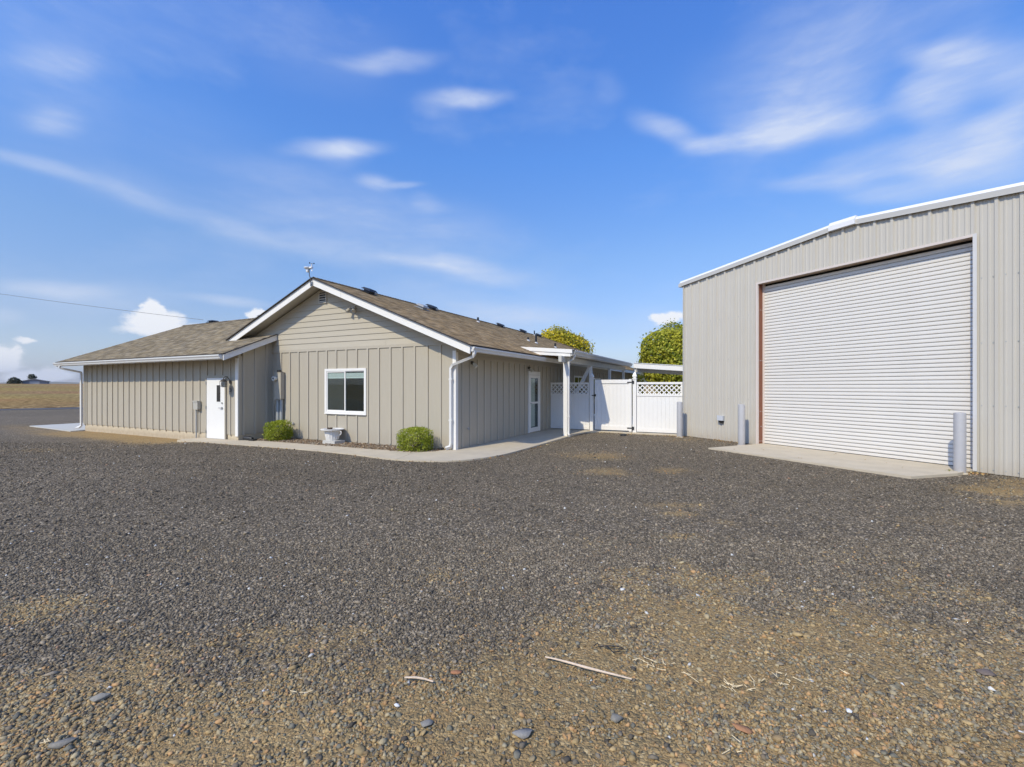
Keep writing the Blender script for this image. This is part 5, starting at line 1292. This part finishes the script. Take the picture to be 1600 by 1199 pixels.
def chips():
    r = np.random.default_rng(8); n = 5200; A = r.uniform(.3, 7.2, n); B = -.02-r.random(n)*.92
    k = ~((A > .25) & (A < .6) & (B < -.6)); A, B = A[k], B[k]
    X = CX-A*math.cos(TH)+B*math.sin(TH); Y = CY+A*math.sin(TH)+B*math.cos(TH); Z = .015+r.random(len(A))*.02
    pal = np.array([(.30, .20, .11), (.22, .14, .08), (.38, .28, .17), (.42, .36, .27), (.14, .09, .06), (.30, .25, .19)])
    o = scatter('bark_mulch', 'oct', X, Y, Z, np.clip(np.exp(r.normal(math.log(.032), .4, len(A))), .015, .08), .45, pal[r.integers(len(pal), size=len(A))]*r.uniform(.8, 1.25, len(A))[:, None], 4, m_chip, 1.2)
    stuff(o, 'brown bark mulch filling the bed along the front wall', 'mulch')
    # bed soil
    sl_ = slab('mulch_bed', [hw(.1, -.95), hw(7.38, -.98), hw(7.38, -.004), hw(.1, -.004)], -.12, .012, mat('bed_soil', (.15, .105, .065), .95, .25, 12, .5, 60)); struct(sl_)
chips()
def dry_leaves():
    r = np.random.default_rng(18); X = []; Y = []
    def put(pts, n, s=.12):
        for k in range(n):
            t = r.random()*(len(pts)-1); i = int(t); f = t-i; p = np.array(pts[i])*(1-f)+np.array(pts[i+1])*f
            X.append(p[0]+r.normal(0, s)); Y.append(p[1]+r.normal(0, s))
    W2 = lambda L_: [tuple(hw(a, b_)[:2]) for a, b_ in L_]
    put(W2([(-2.2, 6.4), (-3.4, 6.4), (-4.9, 6.3)]), 90, .10); put(W2([(-4.6, 6.3), (-5.2, 6.0)]), 50, .12)
    put([tuple(mw(-1.6, .35)[:2]), tuple(mw(-.4, .4)[:2])], 70, .09); put([tuple(mw(4.5, .5)[:2]), tuple(mw(4.9, .4)[:2])], 70, .07)
    put(W2([(3, -1.85), (0, -2.05), (-1.2, -1.5), (-1.68, 0), (-1.7, 3)]), 120, .05); put(W2([(9, -2.1), (4, -1.85)]), 60, .06)
    ap = [(1147, 705.5), (1190, 704.5), (1193, 706), (1248, 719), (1252, 719.5), (1306, 712), (1304, 713.5), (1352, 722), (1410, 734), (1385, 727)]
    n0 = len(X)
    for u, v in ap:
        q = gp(u, v); X.append(q[0]); Y.append(q[1])
    X = np.array(X); Y = np.array(Y); n = len(X); p = np.stack([X, Y, ground_h(X, Y)+.012+r.random(n)*.015], 1); p[n0:, 2] = .052
    nn = np.zeros((n, 3)); nn[:, 2] = 1; pal = np.array([(.32, .18, .07), (.40, .27, .11), (.24, .13, .06), (.42, .33, .16)])
    o = leaves('fallen_leaves', p, nn, .05, pal[r.integers(4, size=n)]*r.uniform(.8, 1.2, n)[:, None], m_chip, None, 18, .7); stuff(o, 'dry fallen leaves gathered along the fence foot and walkway edge', 'leaves')
    b = MB(); rr = random.Random(3)
    for (u, v, k, sp) in ((1010, 1040, 7, 14), (1030, 1045, 5, 10), (1150, 1080, 16, 14), (1215, 1065, 7, 14), (1245, 1072, 6, 14), (1080, 1060, 1, 1), (470, 1087, 2, 6), (412, 1080, 1, 3), (70, 1165, 2, 4), (890, 1028, 2, 3), (985, 1035, 3, 8), (1320, 1055, 2, 8), (1550, 1012, 2, 6), (960, 985, 2, 10), (1130, 1175, 3, 20)):
        for _ in range(k):
            x, y = gp(u+rr.gauss(0, sp), v+rr.gauss(0, sp*.4)); an = rr.uniform(0, 3.14); Ls = rr.uniform(.02, .055); z = .018
            b.tube([(x, y, z), (x+math.cos(an)*Ls, y+math.sin(an)*Ls, z+rr.uniform(0, .008))], .0021, 4)
    for (u0, v0, u1, v1) in ((1068, 1055, 1092, 1072), (62, 1168, 79, 1164), (468, 1088, 482, 1087)):
        (x0, y0), (x1, y1) = gp(u0, v0), gp(u1, v1); b.tube([(x0, y0, .02), (x1, y1, .02)], .002, 4)
    stuff(b.build('straw', m_straw), 'scattered bits of pale straw lying on the foreground dirt', 'straw')
dry_leaves()
def weed():
    x, y = gp(1488, 739); t = empty('weed', (x, y, 0)); tag(t, 'small yellow-green weed growing at the foot of the right bollard', 'weed')
    r = np.random.default_rng(77); n = 150; p = r.normal(0, 1, (n, 3))*np.array((.07, .05, .018)); p[:, 2] = np.abs(p[:, 2])+.012; d = np.zeros((n, 3)); d[:, 2] = 1
    leaves('foliage', p, d, .035, np.tile(np.array((.30, .30, .07)), (n, 1))*r.uniform(.6, 1.2, (n, 1)), m_leaf, t, 77, .35)
    b = MB()
    for k in range(10): b.tube([(0, 0, -.01), (r.uniform(-.09, .09), r.uniform(-.06, .06), .03)], [.003, .001], 4)
    b.build('stems', m_straw, t)
weed()
# sticks, cord and stones worth picking out
def stick(name, pts, r, label, m=m_wood, cat='stick'):
    P3 = []
    for u, v, z in pts:
        x, y = gp(u, v); P3.append((x, y, z))
    b = MB(); n = len(P3); b.tube(P3, [r*(1-.45*abs(2*k/(n-1)-1)) for k in range(n)] if isinstance(r, float) else r, 8)
    return tag(b.build(name, m, None, True), label, cat)
stick('stick', [(852, 1032, .022), (868, 1036, .024), (890, 1042, .025), (915, 1049, .024), (940, 1055, .022), (965, 1061, .021), (987, 1066, .018)], .0075, 'long pale weathered stick lying across the foreground gravel')
stick('stick', [(632, 1064, .02), (648, 1065, .024), (662, 1067, .024), (677, 1070, .018)], .007, 'short pale stick lying alone on the gravel, left of the long one')
stick('cord', [(928, 1014, .02), (934, 1012, .03), (936, 1016, .02), (946, 1015, .025), (958, 1017, .03), (966, 1016, .025), (974, 1018, .02), (972, 1022, .03), (966, 1019, .02), (968, 1024, .025), (958, 1024, .02), (950, 1018, .03), (944, 1014, .02)], [.0035]*13, 'tangled piece of thin black cord lying on the dirt', m_black, 'cord')
def rock(u, v, size, flat, col, label, seed, stretch=1.0, an=None):
    r = np.random.default_rng(seed); V, F = hull_proto('ico', r); x, y = gp(u, v); an = r.uniform(0, 6.28) if an is None else an
    V = V*np.array([size*1.25*stretch, size, size*flat]); c, s = math.cos(an), math.sin(an)
    V = np.stack([V[:, 0]*c-V[:, 1]*s, V[:, 0]*s+V[:, 1]*c, V[:, 2]], 1)+np.array((0, 0, size*flat*.25+.006))
    o = bulk('rock', V, F, np.tile(np.array(col), (len(F), 1)), m_stone, None, 3); o.location = (x, y, float(ground_h(np.array([x]), np.array([y]))[0]))
    md = o.modifiers.new('round', 'BEVEL'); md.width = size*.03; md.segments = 1
    return tag(o, label, 'rock')
rock(1540, 1056, .085, .35, (.16, .125, .105), 'flat dark brown rock near the right edge of the foreground', 2, 1.2, 2.8)
rock(1159, 1140, .055, .35, (.36, .18, .09), 'orange stone right of centre in the foreground dirt', 5, 1.5, 2.6)
rock(713, 1051, .045, .4, (.36, .17, .085), 'orange-brown stone just right of the short stick', 7, 1.4, 3.0)
rock(1327, 1115, .03, .6, (.75, .74, .70), 'small bright white stone lying alone in the right foreground', 8)
rock(620, 1104, .028, .6, (.72, .71, .68), 'small white stone below the short stick', 9)
rock(669, 1131, .055, .45, (.24, .225, .195), 'smooth grey stone in the lower middle foreground', 12)
rock(155, 1095, .06, .5, (.28, .26, .215), 'pale grey stone in the left foreground', 13, 1.2, .6)
rock(963, 1125, .055, .6, (.24, .22, .18), 'rounded grey-tan stone casting a dark shadow below the long stick', 14)
rock(97, 1166, .06, .4, (.24, .22, .185), 'flat grey stone near the lower left corner', 15, 1.3, .4)
rock(815, 1148, .07, .4, (.27, .255, .23), 'broad grey stone at the bottom middle, below the left end of the long stick', 16, 1.3, .2)

# ------------------------------------------------------------------ haze
HAZE = True
if HAZE:
    hz_ = MB().box(-9800, 9800, -9800, 9800, -9, 330).build('haze', None); hz_['kind'] = 'stuff'
    m = bpy.data.materials.new('haze_air'); m.use_nodes = True; n = m.node_tree.nodes; n.clear()
    v = n.new('ShaderNodeVolumePrincipled'); v.inputs['Color'].default_value = (.80, .88, 1, 1); v.inputs['Density'].default_value = 7e-5; v.inputs['Anisotropy'].default_value = .3
    o = n.new('ShaderNodeOutputMaterial'); m.node_tree.links.new(v.outputs[0], o.inputs['Volume'])
    hz_.data.materials.append(m)
    m.cycles.homogeneous_volume = True
